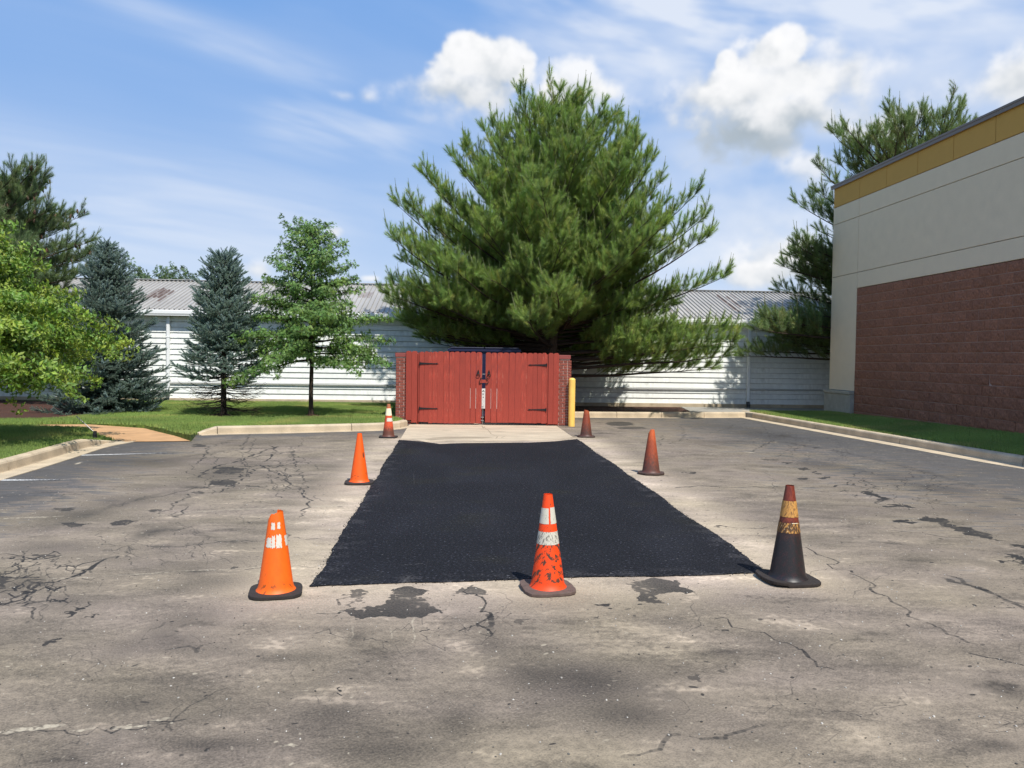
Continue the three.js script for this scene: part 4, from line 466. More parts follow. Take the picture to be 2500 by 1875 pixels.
// ------------------------------------------------------------------ block building on the right
{
  const root = thing('store_building', 'beige and gold building with a red split-face block wall', 'building', [RB.x, 0, RB.z], YAW);
  const L = 30, TOP = 7.04, GOLD = 6.33, J1 = 5.82, J2 = 4.24, BR = 3.79, PIER = 1.56, R = 0.014;
  const stucco = (c, s = 1) => std(c, 0.93, { map: rep(toned(512, 512, [236, 234, 230], 0.02, 9, 4, 150, 2.2), 0.4), bumpMap: rep(grainBump, 1.2), bumpScale: 0.0025 });
  const beige = stucco(lin(0.97, 0.795, 0.575)), gold = stucco(lin(0.72, 0.41, 0.10)), joint = std(lin(0.22, 0.15, 0.12), 0.95), stone = std(lin(0.95, 0.93, 0.86), 0.9, { map: rep(greyTex, 0.6), bumpMap: rep(grainBump, 1.5), bumpScale: 0.003 }), metal = std(lin(0.20, 0.155, 0.125), 0.45);
  mesh('core', box(14, TOP - 0.15, L - 0.06, 7.06, (TOP - 0.15) / 2 - 0.05, L / 2 + 0.03), joint, root);
  const panel = (name, y0, y1, z0, z1, m, t = 0.06) => mesh(name, faceUV(rbox(t, y1 - y0 - R, z1 - z0 - R, 0.006, t / 2, (y0 + y1) / 2, (z0 + z1) / 2)), m, root);
  for (let i = 0, z = 0; z < L - 0.1; i++) { const w = i ? 1.44 : PIER; panel('gold_panel', GOLD, TOP - 0.1, z, Math.min(L, z + w), gold); z += w; }
  panel('stucco_panel', J1, GOLD, 0, PIER, beige); panel('stucco_panel', J1, GOLD, PIER, L, beige); panel('stucco_panel', J2, J1, 0, PIER, beige); panel('stucco_panel', J2, J1, PIER, L, beige); panel('stucco_panel', BR, J2, PIER, L, beige); panel('stucco_panel', 0.86, J2, 0, PIER, beige);
  // the end face that turns away from the lot
  mesh('end_wall', faceUV(box(14, TOP - 0.12, 0.05, 7.03, (TOP - 0.12) / 2, -0.026)), beige, root);
  mesh('coping', merge([rbox(0.34, 0.055, L + 0.12, 0.01, 0.11, TOP - 0.045, L / 2 - 0.04), box(0.016, 0.1, L + 0.12, -0.04, TOP - 0.1, L / 2 - 0.04)]), metal, root);
  mesh('roof', box(14, 0.08, L, 7.1, TOP - 0.22, L / 2), joint, root);
  mesh('plinth', faceUV(rbox(0.22, 0.82, PIER + 0.07, 0.012, 0.0, 0.38, PIER / 2 - 0.05)), stone, root);
  mesh('plinth_cap', faceUV(rbox(0.28, 0.10, PIER + 0.12, 0.02, 0.0, 0.81, PIER / 2 - 0.06)), stone, root);
  // split-face blocks
  reseed(88);
  const blockTex = dataTex(512, 512, (x, y, c) => { const n = tileNoise(x, y, 512, 512, 12, 3), f = tileNoise(x + 20, y + 40, 512, 512, 80, 2), v = 1 + 0.35 * n + 0.55 * f; c[0] = 140 * v; c[1] = 104 * v; c[2] = 88 * v; });
  const blockMats = [0.93, 1.0, 1.07, 0.97].map((k, i) => std(lin(1.25 * k, 1.02 * k, 0.82 * k), 0.97, { map: blockTex, bumpMap: rep(grainBump, 2.2), bumpScale: 0.012 }));
  const BW = 0.43, BH = (BR - 0.06) / 16, M = 0.010;
  const block = (w) => { // rough face towards -x
    const nz = 5, ny = 4, pos = [], idx = [], h = BH - M, d = w - M;
    for (let j = 0; j <= ny; j++) for (let i = 0; i <= nz; i++) { const e = i === 0 || j === 0 || i === nz || j === ny; pos.push(e ? U(-0.002, 0.002) : -U(0.004, 0.02), j / ny * h, i / nz * d); }
    for (let j = 0; j < ny; j++) for (let i = 0; i < nz; i++) { const a = j * (nz + 1) + i, c = a + nz + 1; idx.push(a, a + 1, c, c, a + 1, c + 1); }
    const n0 = pos.length / 3, B = [[0, 0, 0], [0, 0, d], [0, h, d], [0, h, 0], [0.05, 0, 0], [0.05, 0, d], [0.05, h, d], [0.05, h, 0]]; B.forEach((p) => pos.push(...p)); for (const [p, q, r, s] of [[0, 4, 5, 1], [3, 2, 6, 7], [0, 3, 7, 4], [1, 5, 6, 2]]) idx.push(n0 + p, n0 + q, n0 + r, n0 + p, n0 + r, n0 + s);
    let g = new THREE.BufferGeometry(); g.setAttribute('position', new THREE.Float32BufferAttribute(pos, 3)); g.setIndex(idx); g = g.toNonIndexed(); g.computeVertexNormals(); const p = g.attributes.position, uv = []; const ox = U(0, 5), oy = U(0, 5); for (let i = 0; i < p.count; i++) uv.push(p.getZ(i) * 1.6 + ox, p.getY(i) * 1.6 + oy); g.setAttribute('uv', new THREE.Float32BufferAttribute(uv, 2)); return g;
  };
  const variants = Array.from({ length: 7 }, () => block(BW)), half = Array.from({ length: 3 }, () => block(BW / 2)), rest = [];
  const wall = new THREE.Group(); wall.name = 'block_wall'; root.add(wall); let n = 0;
  mesh('mortar_bed', box(0.04, BR - 0.06, L - PIER - 0.02, 0.028, (BR - 0.06) / 2, (L + PIER) / 2), std(lin(0.46, 0.33, 0.27), 0.95), wall);
  for (let r = 0; r < 16; r++) {
    let z = PIER + 0.012, y = 0.06 + r * BH, odd = r % 2;
    for (let c = 0; z < L - 0.5; c++) {
      const w = odd && c === 0 ? BW / 2 : BW, g = odd && c === 0 ? half[Math.floor(U(0, 3))] : variants[Math.floor(U(0, 7))], x = 0.004 + U(-0.003, 0.002) + (r < 6 ? U(-0.010, 0.002) : 0);
      if (z < PIER + 7.7 && n < 300 && y + BH > wallGround(z) - 0.02) { const m = mesh('block', g, blockMats[Math.floor(U(0, 4))], wall); m.position.set(x, y, z); n++; } else rest.push(g.clone().translate(x, y, z));
      z += w;
    }
  }
  mesh('block_field', mergeGeometries(rest), blockMats[1], wall).userData.kind = 'stuff';
}

// ------------------------------------------------------------------ brick enclosure with its red gates
const ENC = { x: -0.70, z: -19.62 };                    // between the gates; local x along the gates, +z towards the lot
const enclosureTurn = 0.045;
{
  const root = thing('brick_enclosure', 'low red brick enclosure around the blue dumpster', 'enclosure', [ENC.x, 0, ENC.z], enclosureTurn);
  reseed(9);
  const brickTex = toned(256, 256, [160, 92, 76], 0.16, 8, 3, 60, 0.9), brickMats = [0.84, 0.95, 1.06, 1.15].map((k) => std(lin(0.66 * k, 0.60 * k, 0.60 * k), 0.92, { map: rep(brickTex, 3), bumpMap: rep(grainBump, 4), bumpScale: 0.002 })), mortar = std(lin(0.60, 0.47, 0.40), 0.95), copeMat = std(lin(0.24, 0.055, 0.045), 0.55), red = null;
  const H = 1.66, COURSE = 0.0678, bh = COURSE - 0.011, stretch = faceUV(rbox(0.194, bh, 0.092, 0.004)), head = faceUV(rbox(0.092, bh, 0.092, 0.004));
  for (const [x0, x1] of [[-2.165, -1.77], [1.77, 2.135]]) {
    const p = new THREE.Group(); p.name = 'pillar'; root.add(p);
    mesh('mortar', box(x1 - x0 - 0.012, H, 0.39, (x0 + x1) / 2, H / 2, -0.215), mortar, p);
    for (let r = 0; r < 24; r++) {
      const y = 0.012 + r * COURSE + bh / 2; let x = x0, k = 0;
      while (x < x1 - 0.05) { const small = (r % 2 === 0 && k === 0) || x + 0.2 > x1 + 0.03, w = small ? 0.1015 : 0.2035, m = mesh('brick', small ? head : stretch, brickMats[Math.floor(U(0, 4))], p); m.position.set(x + w / 2, y, -0.056 + U(-0.002, 0.002)); x += w; k++; }
    }
    mesh('coping', rbox(x1 - x0 + 0.03, 0.1, 0.44, 0.008, (x0 + x1) / 2, H + 0.05, -0.21), copeMat, p);
  }
  // side and back walls
  const field = [], put = (x, y, z, turn) => { const g = stretch.clone(); if (turn) g.rotateY(Math.PI / 2); field.push(g.translate(x, y, z)); };
  for (let r = 0; r < 24; r++) { const y = 0.012 + r * COURSE + bh / 2, o = (r % 2) * 0.1; for (let z = -0.52 - o; z > -3.6; z -= 0.2035) { put(-2.12, y, z, 1); put(2.09, y, z, 1); } for (let x = -2.0 + o; x < 2.0; x += 0.2035) put(x, y, -3.64, 0); }
  mesh('side_wall', merge([box(0.2, H, 3.3, -2.03, H / 2, -2.06)]), mortar, root); mesh('side_wall', box(0.2, H, 3.3, 2.0, H / 2, -2.06), mortar, root); mesh('back_wall', box(4.2, H, 0.2, -0.01, H / 2, -3.73), mortar, root);
  mesh('brick_field', mergeGeometries(field.map((g) => g.index ? g.toNonIndexed() : g)), brickMats[1], root).userData.kind = 'stuff';
  mesh('coping', merge([rbox(0.26, 0.1, 3.3, 0.008, -2.03, H + 0.05, -2.08), rbox(0.26, 0.1, 3.3, 0.008, 2.0, H + 0.05, -2.08), rbox(4.2, 0.1, 0.26, 0.008, 0, H + 0.05, -3.75)]), copeMat, root);
}
const redTex = dataTex(512, 1024, (x, y, c) => { const grain = tileNoise(x * 4, y * 0.35, 512, 1024, 20, 3), n = tileNoise(x, y, 512, 1024, 5, 4), ch = sm(0.47, 0.54, tileNoise(x * 2.2, y * 0.5 + 90, 512, 1024, 22, 3)), v = 1 + 0.09 * n + 0.08 * grain; c[0] = lerp(190 * v, 222, ch * 0.5); c[1] = lerp(74 * v, 150, ch * 0.5); c[2] = lerp(56 * v, 128, ch * 0.5); });
const redMats = [0.94, 1, 1.05].map((k, i) => std(lin(0.58 * k, 0.56 * k, 0.54 * k), 0.65, { map: (() => { const t = rep(redTex, 1.1, 0.55); t.offset.set(i * 0.37, i * 0.21); return t; })(), bumpMap: rep(grainBump, 0.8, 0.2), bumpScale: 0.002 }));
const iron = std(lin(0.018, 0.018, 0.02), 0.5, { metalness: 0.4 }), steel = std(lin(0.35, 0.33, 0.32), 0.45, { metalness: 0.7 }), rawWood = std(lin(0.55, 0.42, 0.3), 0.9);
function picket(w, h, chips) {                          // dog-eared board, front towards +z
  const c = Math.min(0.028, w * 0.22), s = new THREE.Shape([[0, 0], [w, 0], [w, h - c], [w - c * 0.8, h - c * 0.15], [w - c * 1.3, h], [c * 1.3, h], [c * 0.8, h - c * 0.15], [0, h - c]].map((p) => new THREE.Vector2(...p)));
  return faceUV(new THREE.ExtrudeGeometry(s, { depth: 0.014, bevelEnabled: true, bevelSize: 0.0015, bevelThickness: 0.002, bevelSegments: 1 }));
}
const SC = 0.002277, gx = (c) => (c - 1121) * SC;       // gate plan: photo crop to local metres
const fixed = [];
function gateLeaf(edges, hinge, label) {
  const root = thing('wooden_gate', label, 'gate', [ENC.x, 0, ENC.z], enclosureTurn, 'red gate leaves of the enclosure');
  reseed(hinge < 0 ? 3 : 4);
  for (let i = 0; i < edges.length - 1; i++) {
    const slit = [980, 1040, 1203, 1268].includes(edges[i + 1]) ? 0.0095 : [980, 1040, 1203, 1268].includes(edges[i]) ? 0.004 : 0.0045, x0 = gx(edges[i]), x1 = gx(edges[i + 1]) - slit, low = 0.055 + U(-0.008, 0.008) + (hinge < 0 && edges[i] > 500 ? -0.012 : 0.01), m = mesh('picket', picket(x1 - x0, 1.80 + U(-0.01, 0.01) - low, 0), redMats[Math.floor(U(0, 3))], root);
    m.position.set(x0, low, 0.028 + U(-0.003, 0.003)); m.rotation.z = U(-0.003, 0.003);
    for (const y of [0.3, 1.0, 1.52]) { const n = mesh('nail', new THREE.CircleGeometry(0.004, 6).translate((x1 - x0) * 0.5, y, 0.0185), iron, m); n.name = 'nail'; }
  }
  const a = gx(edges[0]) - 0.005, b = gx(edges[edges.length - 1]) + 0.003, w = b - a;
  for (const y of [0.28, 0.98, 1.55]) mesh('rail', faceUV(box(w - 0.03, 0.09, 0.038, (a + b) / 2, y, 0.0)), redMats[0], root);
  const hx = hinge < 0 ? a : b;
  mesh('hinge_stile', faceUV(box(0.05, 1.7, 0.045, hx + (hinge < 0 ? -0.012 : 0.012), 0.92, -0.004)), redMats[0], root);
  // strap hinges: tapering iron straps with a spear end
  for (const y of [0.40, 1.505]) { const s = new THREE.Shape([[0, -0.028], [0.1, -0.02], [0.38, -0.009], [0.40, -0.016], [0.455, 0], [0.40, 0.016], [0.38, 0.009], [0.1, 0.02], [0, 0.028]].map(([x, t]) => new THREE.Vector2(x * -hinge, t))); const g = new THREE.ExtrudeGeometry(s, { depth: 0.007, bevelEnabled: false }); const m = mesh('strap_hinge', g, iron, root); m.position.set(hx + 0.012 * -hinge, y, 0.05); mesh('pivot', cyl(0.013, 0.013, 0.085, 10, -0.006 * -hinge, 0, 0.004), iron, m); }
  // ring pull on the meeting edge
  const ix = gx(hinge < 0 ? 1060 : 1176), m = mesh('ring_pull', new THREE.TorusGeometry(0.04, 0.0075, 8, 24).translate(0, -0.055, 0.012), iron, root); m.position.set(ix, 1.285, 0.058);
  const ps = new THREE.Shape(); ps.absarc(0, 0, 0.032, 0, Math.PI * 2); mesh('ring_plate', merge([new THREE.ExtrudeGeometry(ps, { depth: 0.006, bevelEnabled: false }).translate(0, 0, -0.008), new THREE.ConeGeometry(0.028, 0.07, 4).scale(1, 1, 0.3).translate(0, 0.058, -0.004), new THREE.SphereGeometry(0.016, 8, 6).translate(0, -0.01, 0.004)]), iron, m);
  mesh('frame_tube', box(0.03, 1.66, 0.03, gx(hinge < 0 ? 1096 : 1146), 0.9, -0.012), steel, root);
  return root;
}
const gateL = gateLeaf([430, 480, 528, 568, 625, 690, 748, 806, 862, 922, 980, 1040, 1103], -1, 'red picket gate leaf with the drop rod at its meeting edge');
const gateR = gateLeaf([1140, 1203, 1268, 1333, 1395, 1460, 1527, 1592, 1655, 1705, 1752, 1803], 1, 'red picket gate leaf on the side of the yellow bollard');
{ // the fixed boards each side belong to timber posts
  for (const [edges, label] of [[[283, 345, 408], 'pair of fixed red boards hiding the gate post, away from the yellow bollard'], [[1823, 1879, 1938], 'pair of fixed red boards hiding the gate post beside the yellow bollard']]) {
    const root = thing('gate_post', label, 'gate post', [ENC.x, 0, ENC.z], enclosureTurn, 'gate posts of the enclosure'); reseed(edges[0]);
    for (let i = 0; i < 2; i++) { const x0 = gx(edges[i]), x1 = gx(edges[i + 1]) - 0.006, low = edges[0] === 283 ? (i ? 0.05 : 0.11) : 0.045, m = mesh('board', picket(x1 - x0, 1.805 - low, 0), redMats[i], root); m.position.set(x0, low, 0.026); }
    const px = edges[0] === 283 ? 421 : 1811; mesh('post', faceUV(rbox(0.062, 1.74, 0.09, 0.006, gx(px) + (edges[0] === 283 ? -0.02 : 0.02), 0.872, -0.06)), redMats[0], root); mesh('backing', box(0.27, 1.6, 0.012, gx((edges[0] + edges[2]) / 2), 0.95, 0.012), redMats[0], root);
  }
  // latch hardware held across the two meeting edges
  const latch = thing('gate_latch', 'bent iron latch bridging the two red gate leaves', 'latch', [ENC.x, 0, ENC.z], enclosureTurn);
  const arc = (s) => new THREE.TubeGeometry(new THREE.CatmullRomCurve3([V(0.028 * s, 1.17, 0.062), V(0.07 * s, 1.165, 0.064), V(0.085 * s, 1.12, 0.066), V(0.108 * s, 1.07, 0.066), V(0.1 * s, 1.035, 0.066), V(0.06 * s, 1.04, 0.066)]), 24, 0.0085, 6);
  mesh('handle', arc(-1), iron, latch); mesh('handle', arc(1), iron, latch);
  mesh('bar', merge([rbox(0.2, 0.03, 0.02, 0.004, 0, 1.062, 0.062), rbox(0.1, 0.05, 0.02, 0.004, 0, 1.10, 0.058)]), redMats[1], latch); mesh('bracket', rbox(0.075, 0.014, 0.03, 0.003, 0, 1.262, 0.052), steel, latch);
  const rod = thing('drop_rod', 'thin steel drop rod hanging in the gap between the red gates', 'drop rod', [ENC.x, 0, ENC.z], enclosureTurn);
  mesh('rod', merge([cyl(0.008, 0.008, 0.46, 8, -0.012, 0.238, 0.06), box(0.05, 0.016, 0.016, -0.022, 0.468, 0.06)]), steel, rod); for (const y of [0.12, 0.2]) mesh('guide', box(0.07, 0.02, 0.026, -0.022, y, 0.056), steel, rod);
}
{ // dumpster inside
  const root = thing('dumpster', 'dark blue dumpster with a white label behind the red gates', 'dumpster', [ENC.x, 0, ENC.z], enclosureTurn);
  const blue = std(lin(0.008, 0.011, 0.045), 0.5), lid = std(lin(0.007, 0.009, 0.03), 0.45), w = 1.8, x0 = 0.02;
  const side = new THREE.Shape([[-1.02, 0.16], [-1.02, 1.86], [-2.5, 1.86], [-2.6, 1.2], [-2.5, 0.16]].map((p) => new THREE.Vector2(...p)));
  mesh('body', new THREE.ExtrudeGeometry(side, { depth: w, bevelEnabled: true, bevelSize: 0.01, bevelThickness: 0.01, bevelSegments: 1 }).rotateY(-Math.PI / 2).translate(x0 + w / 2, 0, 0), blue, root);
  for (const x of [-0.6, -0.05, 0.5]) mesh('rib', box(0.07, 1.55, 0.03, x0 + x - 0.2, 1.0, -0.99), blue, root);
  for (const s of [-1, 1]) mesh('lid', rbox(w / 2 - 0.01, 0.045, 1.6, 0.015, x0 + s * w / 4, 1.915, -1.76), lid, root);
  mesh('rim', merge([box(w + 0.08, 0.06, 0.06, x0, 1.86, -1.0), box(0.06, 0.06, 1.5, x0 - w / 2 - 0.02, 1.86, -1.75), box(0.06, 0.06, 1.5, x0 + w / 2 + 0.02, 1.86, -1.75)]), blue, root);
  for (const [x, z] of [[-0.75, -1.2], [0.75, -1.2], [-0.75, -2.3], [0.75, -2.3]]) mesh('caster', cyl(0.08, 0.08, 0.05, 14).rotateZ(Math.PI / 2).translate(x0 + x, 0.085, z), iron, root);
  const cv = document.createElement('canvas'); cv.width = 512; cv.height = 384; const q = cv.getContext('2d'); q.fillStyle = '#f4f2ee'; q.fillRect(0, 0, 512, 384); q.strokeStyle = '#23402e'; q.lineWidth = 13; q.beginPath(); q.moveTo(236, 60); q.lineTo(262, 40); q.lineTo(276, 66); q.stroke(); q.strokeStyle = '#4c5560'; q.lineWidth = 7; q.beginPath(); q.moveTo(240, 96); q.lineTo(272, 126); q.moveTo(268, 92); q.lineTo(240, 128); q.stroke(); q.fillStyle = '#23262c'; q.beginPath(); q.moveTo(244, 160); q.lineTo(270, 160); q.lineTo(257, 186); q.fill(); q.fillStyle = '#9aa2a8'; for (let i = 0; i < 6; i++) q.fillRect(238 + (i % 3) * 12, 200 + i * 26, 8, 12);
  const t = new THREE.CanvasTexture(cv); t.colorSpace = THREE.SRGBColorSpace; mesh('label', new THREE.PlaneGeometry(0.72, 0.52).translate(0.0, 0.61, -0.968), std(lin(0.92, 0.92, 0.92), 0.5, { map: t }), root);
}
{ // bollard
  const [bx, bz] = C1(2057, 1066), root = thing('bollard', 'yellow steel bollard with a domed top beside the brick pillar', 'bollard', [bx, 0, bz]);
  const tex = toned(256, 256, [252, 206, 112], 0.05, 6, 4, 60, 0.8), m = std(lin(0.95, 0.93, 0.8), 0.5, { map: tex });
  mesh('post', cyl(0.082, 0.082, 1.15, 28, 0, 0.575, 0), m, root); mesh('dome', new THREE.SphereGeometry(0.082, 28, 10, 0, Math.PI * 2, 0, Math.PI / 2).scale(1, 0.62, 1).translate(0, 1.15, 0), m, root);
}
{ // small landscape stake at the lawn's corner
  const [x, z] = C7(520, 165, 0.12), root = thing('marker_stake', 'thin grey stake leaning over a black base at the lawn corner', 'stake', [x, 0.125, z - 0.12]);
  mesh('base', cyl(0.03, 0.04, 0.12, 10, 0, 0.06, 0), iron, root); mesh('rod', cyl(0.008, 0.008, 0.46, 8, 0, 0.23, 0).rotateZ(0.85).translate(0.01, 0.08, 0), steel, root);
}

// ------------------------------------------------------------------ traffic cones
function coneTexture(fn) { return dataTex(512, 512, (x, y, c) => fn(x / 512, y / 512, c), true, false); }   // u round the cone (0.75 faces the lot), v up
const rubberTex = toned(256, 256, [118, 108, 102], 0.18, 8, 4, 70, 0.8);
// shell of revolution with a ragged top; u0..u1 of the turn
function shell(h0, h1, rOf, topOf, { u0 = 0, u1 = 1, n = 56, rows = 16, v0 = null, thick = 0, botOf = null, rag = 0 } = {}) {
  const pos = [], uv = [], idx = [];
  for (let j = 0; j <= rows; j++) for (let i = 0; i <= n; i++) { const u = lerp(u0 + (rag ? rag * noise(j * 0.9 + u0 * 50, 3.3) : 0), u1 + (rag ? rag * noise(j * 0.9 + u1 * 50, 8.8) : 0), i / n), a = u * Math.PI * 2, top = topOf ? topOf(u) : h1, bot = botOf ? botOf(u) : h0, y = lerp(bot, top, j / rows), r = rOf(y) + thick; pos.push(Math.cos(a) * r, y, -Math.sin(a) * r); uv.push(u, y / 0.75); }
  for (let j = 0; j < rows; j++) for (let i = 0; i < n; i++) { const a = j * (n + 1) + i, c = a + n + 1; idx.push(a, a + 1, c, c, a + 1, c + 1); }
  const g = new THREE.BufferGeometry(); g.setAttribute('position', new THREE.Float32BufferAttribute(pos, 3)); g.setAttribute('uv', new THREE.Float32BufferAttribute(uv, 2)); g.setIndex(idx); g.computeVertexNormals(); return g;
}
function cone(o) {
  const root = thing('traffic_cone', o.label, 'traffic cone', [o.at[0], o.lift ?? 0, o.at[1]], o.turn ?? 0, 'traffic cones around the fresh asphalt');
  if (o.tilt) { root.rotation.order = 'YXZ'; root.rotation.z = o.tilt; }
  const hb = o.baseH ?? 0.026, rb = o.rb ?? 0.122, rt = o.rt ?? 0.027, HT = o.full ?? 0.71, rOf = (y) => lerp(rb, rt, clamp((y - hb) / (HT - hb), 0, 1.05));
  // base plate: rounded square with worn, slightly uneven edge
  const w = (o.base ?? 0.345) / 2, cr = o.corner ?? 0.05, s = new THREE.Shape(), N = 64, pts = [];
  for (let i = 0; i < N; i++) { const a = i / N * 6.2832, c = Math.cos(a), d = Math.sin(a), p = 5.5, r = w / Math.pow(Math.abs(c) ** p + Math.abs(d) ** p, 1 / p); const k = 1 - cr * 0.9 * Math.pow(Math.abs(Math.sin(2 * a)), 6) + (o.worn ?? 0) * noise(Math.cos(a) * 5 + o.at[0] * 9, Math.sin(a) * 5); pts.push(new THREE.Vector2(c * r * k, d * r * k)); }
  s.setFromPoints(pts); const bg = new THREE.ExtrudeGeometry(s, { depth: hb - 0.012, bevelEnabled: true, bevelSize: 0.006, bevelThickness: 0.006, bevelSegments: 2 }).rotateX(-Math.PI / 2).translate(0, 0.006, 0);
  { const p = bg.attributes.position; for (let i = 0; i < p.count; i++) { const x = p.getX(i), z = p.getZ(i), q = Math.max(0, Math.hypot(x, z) - 0.12); p.setY(i, p.getY(i) + (o.curl ?? 0.06) * q * (o.curlAt ? o.curlAt(x, z) : 0.5)); } bg.computeVertexNormals(); }
  mesh('base', planUV(bg, 3), std(lin(...o.rubber), 0.85, { map: rubberTex, bumpMap: rep(grainBump, 3), bumpScale: 0.002 }), root);
  const body = new THREE.MeshStandardMaterial({ map: o.tex, color: lin(0.92, 0.92, 0.92), roughness: o.rough ?? 0.55, side: THREE.DoubleSide });
  const prof = (y) => rOf(y) + 0.012 * Math.exp(-(y - hb) / 0.012);
  mesh('body', shell(hb * 0.8, 0, prof, (u) => o.top(u), { rows: 28 }), body, root);
  for (const b of o.bands ?? []) mesh('reflective_band', b.geo(rOf), b.mat, root);
  return root;
}
const jag = (u, a, s) => a * (noise(u * 40 + s, s) + 0.6 * noise(u * 90 + s * 2, s));
const bandMat = (fn) => new THREE.MeshStandardMaterial({ map: coneTexture(fn), roughness: 0.6, side: THREE.DoubleSide });
const ring = (y0, y1, mat, { u0 = 0, u1 = 1, e = 0.002, s = 1, thick = 0.0018 } = {}) => ({ mat, geo: (rOf) => shell(0, 0, rOf, (u) => y1 + jag(u, e, s), { u0, u1, botOf: (u) => y0 + jag(u, e, s + 5), thick, rows: u1 - u0 < 0.5 ? 10 : 4, rag: u1 - u0 < 0.5 ? e * 1.6 : 0 }) });
const n3 = (u, v, f, o) => fbm(Math.cos(u * 6.2832) * f * 0.5 + 3, Math.sin(u * 6.2832) * f * 0.5 + v * f * 2.2, o);
const orange = (u, v, c, dirt, base) => { const n = n3(u, v, 6, 4), f = n3(u, v, 26, 2), d = clamp(dirt(u, v, n, f), 0, 1); c[0] = lerp(base[0] * (1 + 0.05 * n), 66, d); c[1] = lerp(base[1] * (1 + 0.1 * n), 52, d); c[2] = lerp(base[2] * (1 + 0.1 * n), 46, d); };
const whiteDirty = bandMat((u, v, c) => { const n = n3(u, v, 14, 4), f = n3(u, v, 40, 2), d = sm(0.02, 0.34, n + 0.5 * f - (v > 0.62 ? 0.14 : 0)); c[0] = lerp(198, 84, d); c[1] = lerp(194, 80, d); c[2] = lerp(178, 74, d); });
const whiteClean = bandMat((u, v, c) => { const n = n3(u, v, 12, 4), d = sm(0.2, 0.5, n); c[0] = lerp(210, 120, d); c[1] = lerp(204, 106, d); c[2] = lerp(190, 90, d); });
const cream = bandMat((u, v, c) => { const n = n3(u, v, 12, 3), d = sm(0.1, 0.5, n); c[0] = lerp(244, 200, d); c[1] = lerp(232, 180, d); c[2] = lerp(196, 140, d); });
const amber = bandMat((u, v, c) => { const n = n3(u, v, 12, 4), f = n3(u, v, 34, 2), low = v < 0.6 ? 0.26 : 0, d = clamp(sm(-0.02, 0.4, n + 0.35 * f + low), 0, 0.92), spot = v < 0.6 ? sm(0.3, 0.36, n3(u + 0.2, v, 18, 2)) : 0; c[0] = lerp(lerp(192, 70, d), 226, spot); c[1] = lerp(lerp(140, 48, d), 200, spot); c[2] = lerp(lerp(72, 30, d), 160, spot); });
const front = 0.75;                                     // the turn fraction that faces the lot
cone({ label: 'bright orange cone with a torn open top and scraps of white tape', at: GD(596, 1281), turn: 0.24, full: 0.70, top: (u) => { const d = ((u - front + 1.5) % 1) - 0.5; return 0.56 + 0.014 * sm(-0.1, 0.12, d) - 0.045 * sm(0.1, 0.24, -d) + jag(u, 0.008, 3); }, rubber: [0.14, 0.14, 0.14], worn: 0.02,
  tex: coneTexture((u, v, c) => orange(u, v, c, (a, b, n, f) => 0.55 * sm(0.24, 0.5, n3(a, b, 9, 4) + (b < 0.14 ? 0.16 : 0) + (b > 0.5 ? 0.1 : 0)), [252, 106, 12])),
  bands: [[0.69, 0.742, 0.335, 0.415, 2], [0.755, 0.84, 0.332, 0.42, 7], [0.60, 0.685, 0.335, 0.40, 4], [0.665, 0.735, 0.455, 0.502, 9], [0.775, 0.83, 0.46, 0.505, 11], [0.9, 1.1, 0.34, 0.41, 13], [0.2, 0.4, 0.35, 0.41, 16]].map(([u0, u1, y0, y1, s]) => ring(y0, y1, whiteClean, { u0, u1, e: 0.014, s })) });
cone({ label: 'orange cone with grey scuffed white bands and black tar smears, standing on the patch edge', at: GD(1183, 1274), turn: 0.22, full: 0.72, tilt: 0.012, top: (u) => 0.69 + jag(u, 0.01, 5), rubber: [0.62, 0.50, 0.46], worn: 0.035, base: 0.36, corner: 0.06, curl: 0.2, curlAt: (x, z) => (x < -0.08 && z < 0.02 ? 0.7 : 0.05),
  tex: coneTexture((u, v, c) => orange(u, v, c, (a, b, n, f) => b > 0.86 ? 0.4 * sm(0.1, 0.4, n) : 0.9 * sm(0.12, 0.27, n3(a, b * 1.5, 6, 5) * 1.0 + (b < 0.45 && b > 0.1 ? 0.1 : -0.08) + 0.3 * f), [246, 74, 12])),
  bands: [ring(0.485, 0.60, whiteDirty, { u0: 0.76, u1: 1.0, s: 3 }), ring(0.485, 0.595, whiteDirty, { u0: 0.45, u1: 0.725, s: 6 }), ring(0.34, 0.43, whiteDirty, { s: 8, e: 0.003 })] });
cone({ label: 'blackened cone with amber stained bands beside the patch corner', at: GD(1701, 1254), turn: 0.14, full: 0.73, base: 0.40, rb: 0.135, rt: 0.030, top: (u) => 0.725 + jag(u, 0.003, 2), rubber: [0.13, 0.11, 0.1], worn: 0.02, curl: 0.16, curlAt: (x, z) => (x < -0.1 ? 0.9 : 0.1), rough: 0.42,
  tex: coneTexture((u, v, c) => { const n = n3(u, v, 9, 5), f = n3(u, v, 40, 2), w = sm(0.40, 0.66, v + 0.10 * n + 0.05 * f), r = sm(0.04, 0.2, n + f * 0.4) * (1 - sm(0.3, 0.6, v)); c[0] = lerp(40 + 20 * f + 14 * r, 122 + 70 * n, w); c[1] = lerp(37 + 18 * f, 54 + 40 * n, w); c[2] = lerp(38 + 18 * f, 38 + 20 * n, w); }),
  bands: [ring(0.492, 0.612, amber, { s: 2, e: 0.001 }), ring(0.375, 0.45, amber, { s: 5, e: 0.002 }), ring(0.448, 0.452, cream, { u0: 0.72, u1: 0.83, e: 0.0005, s: 3, thick: 0.0026 })] });
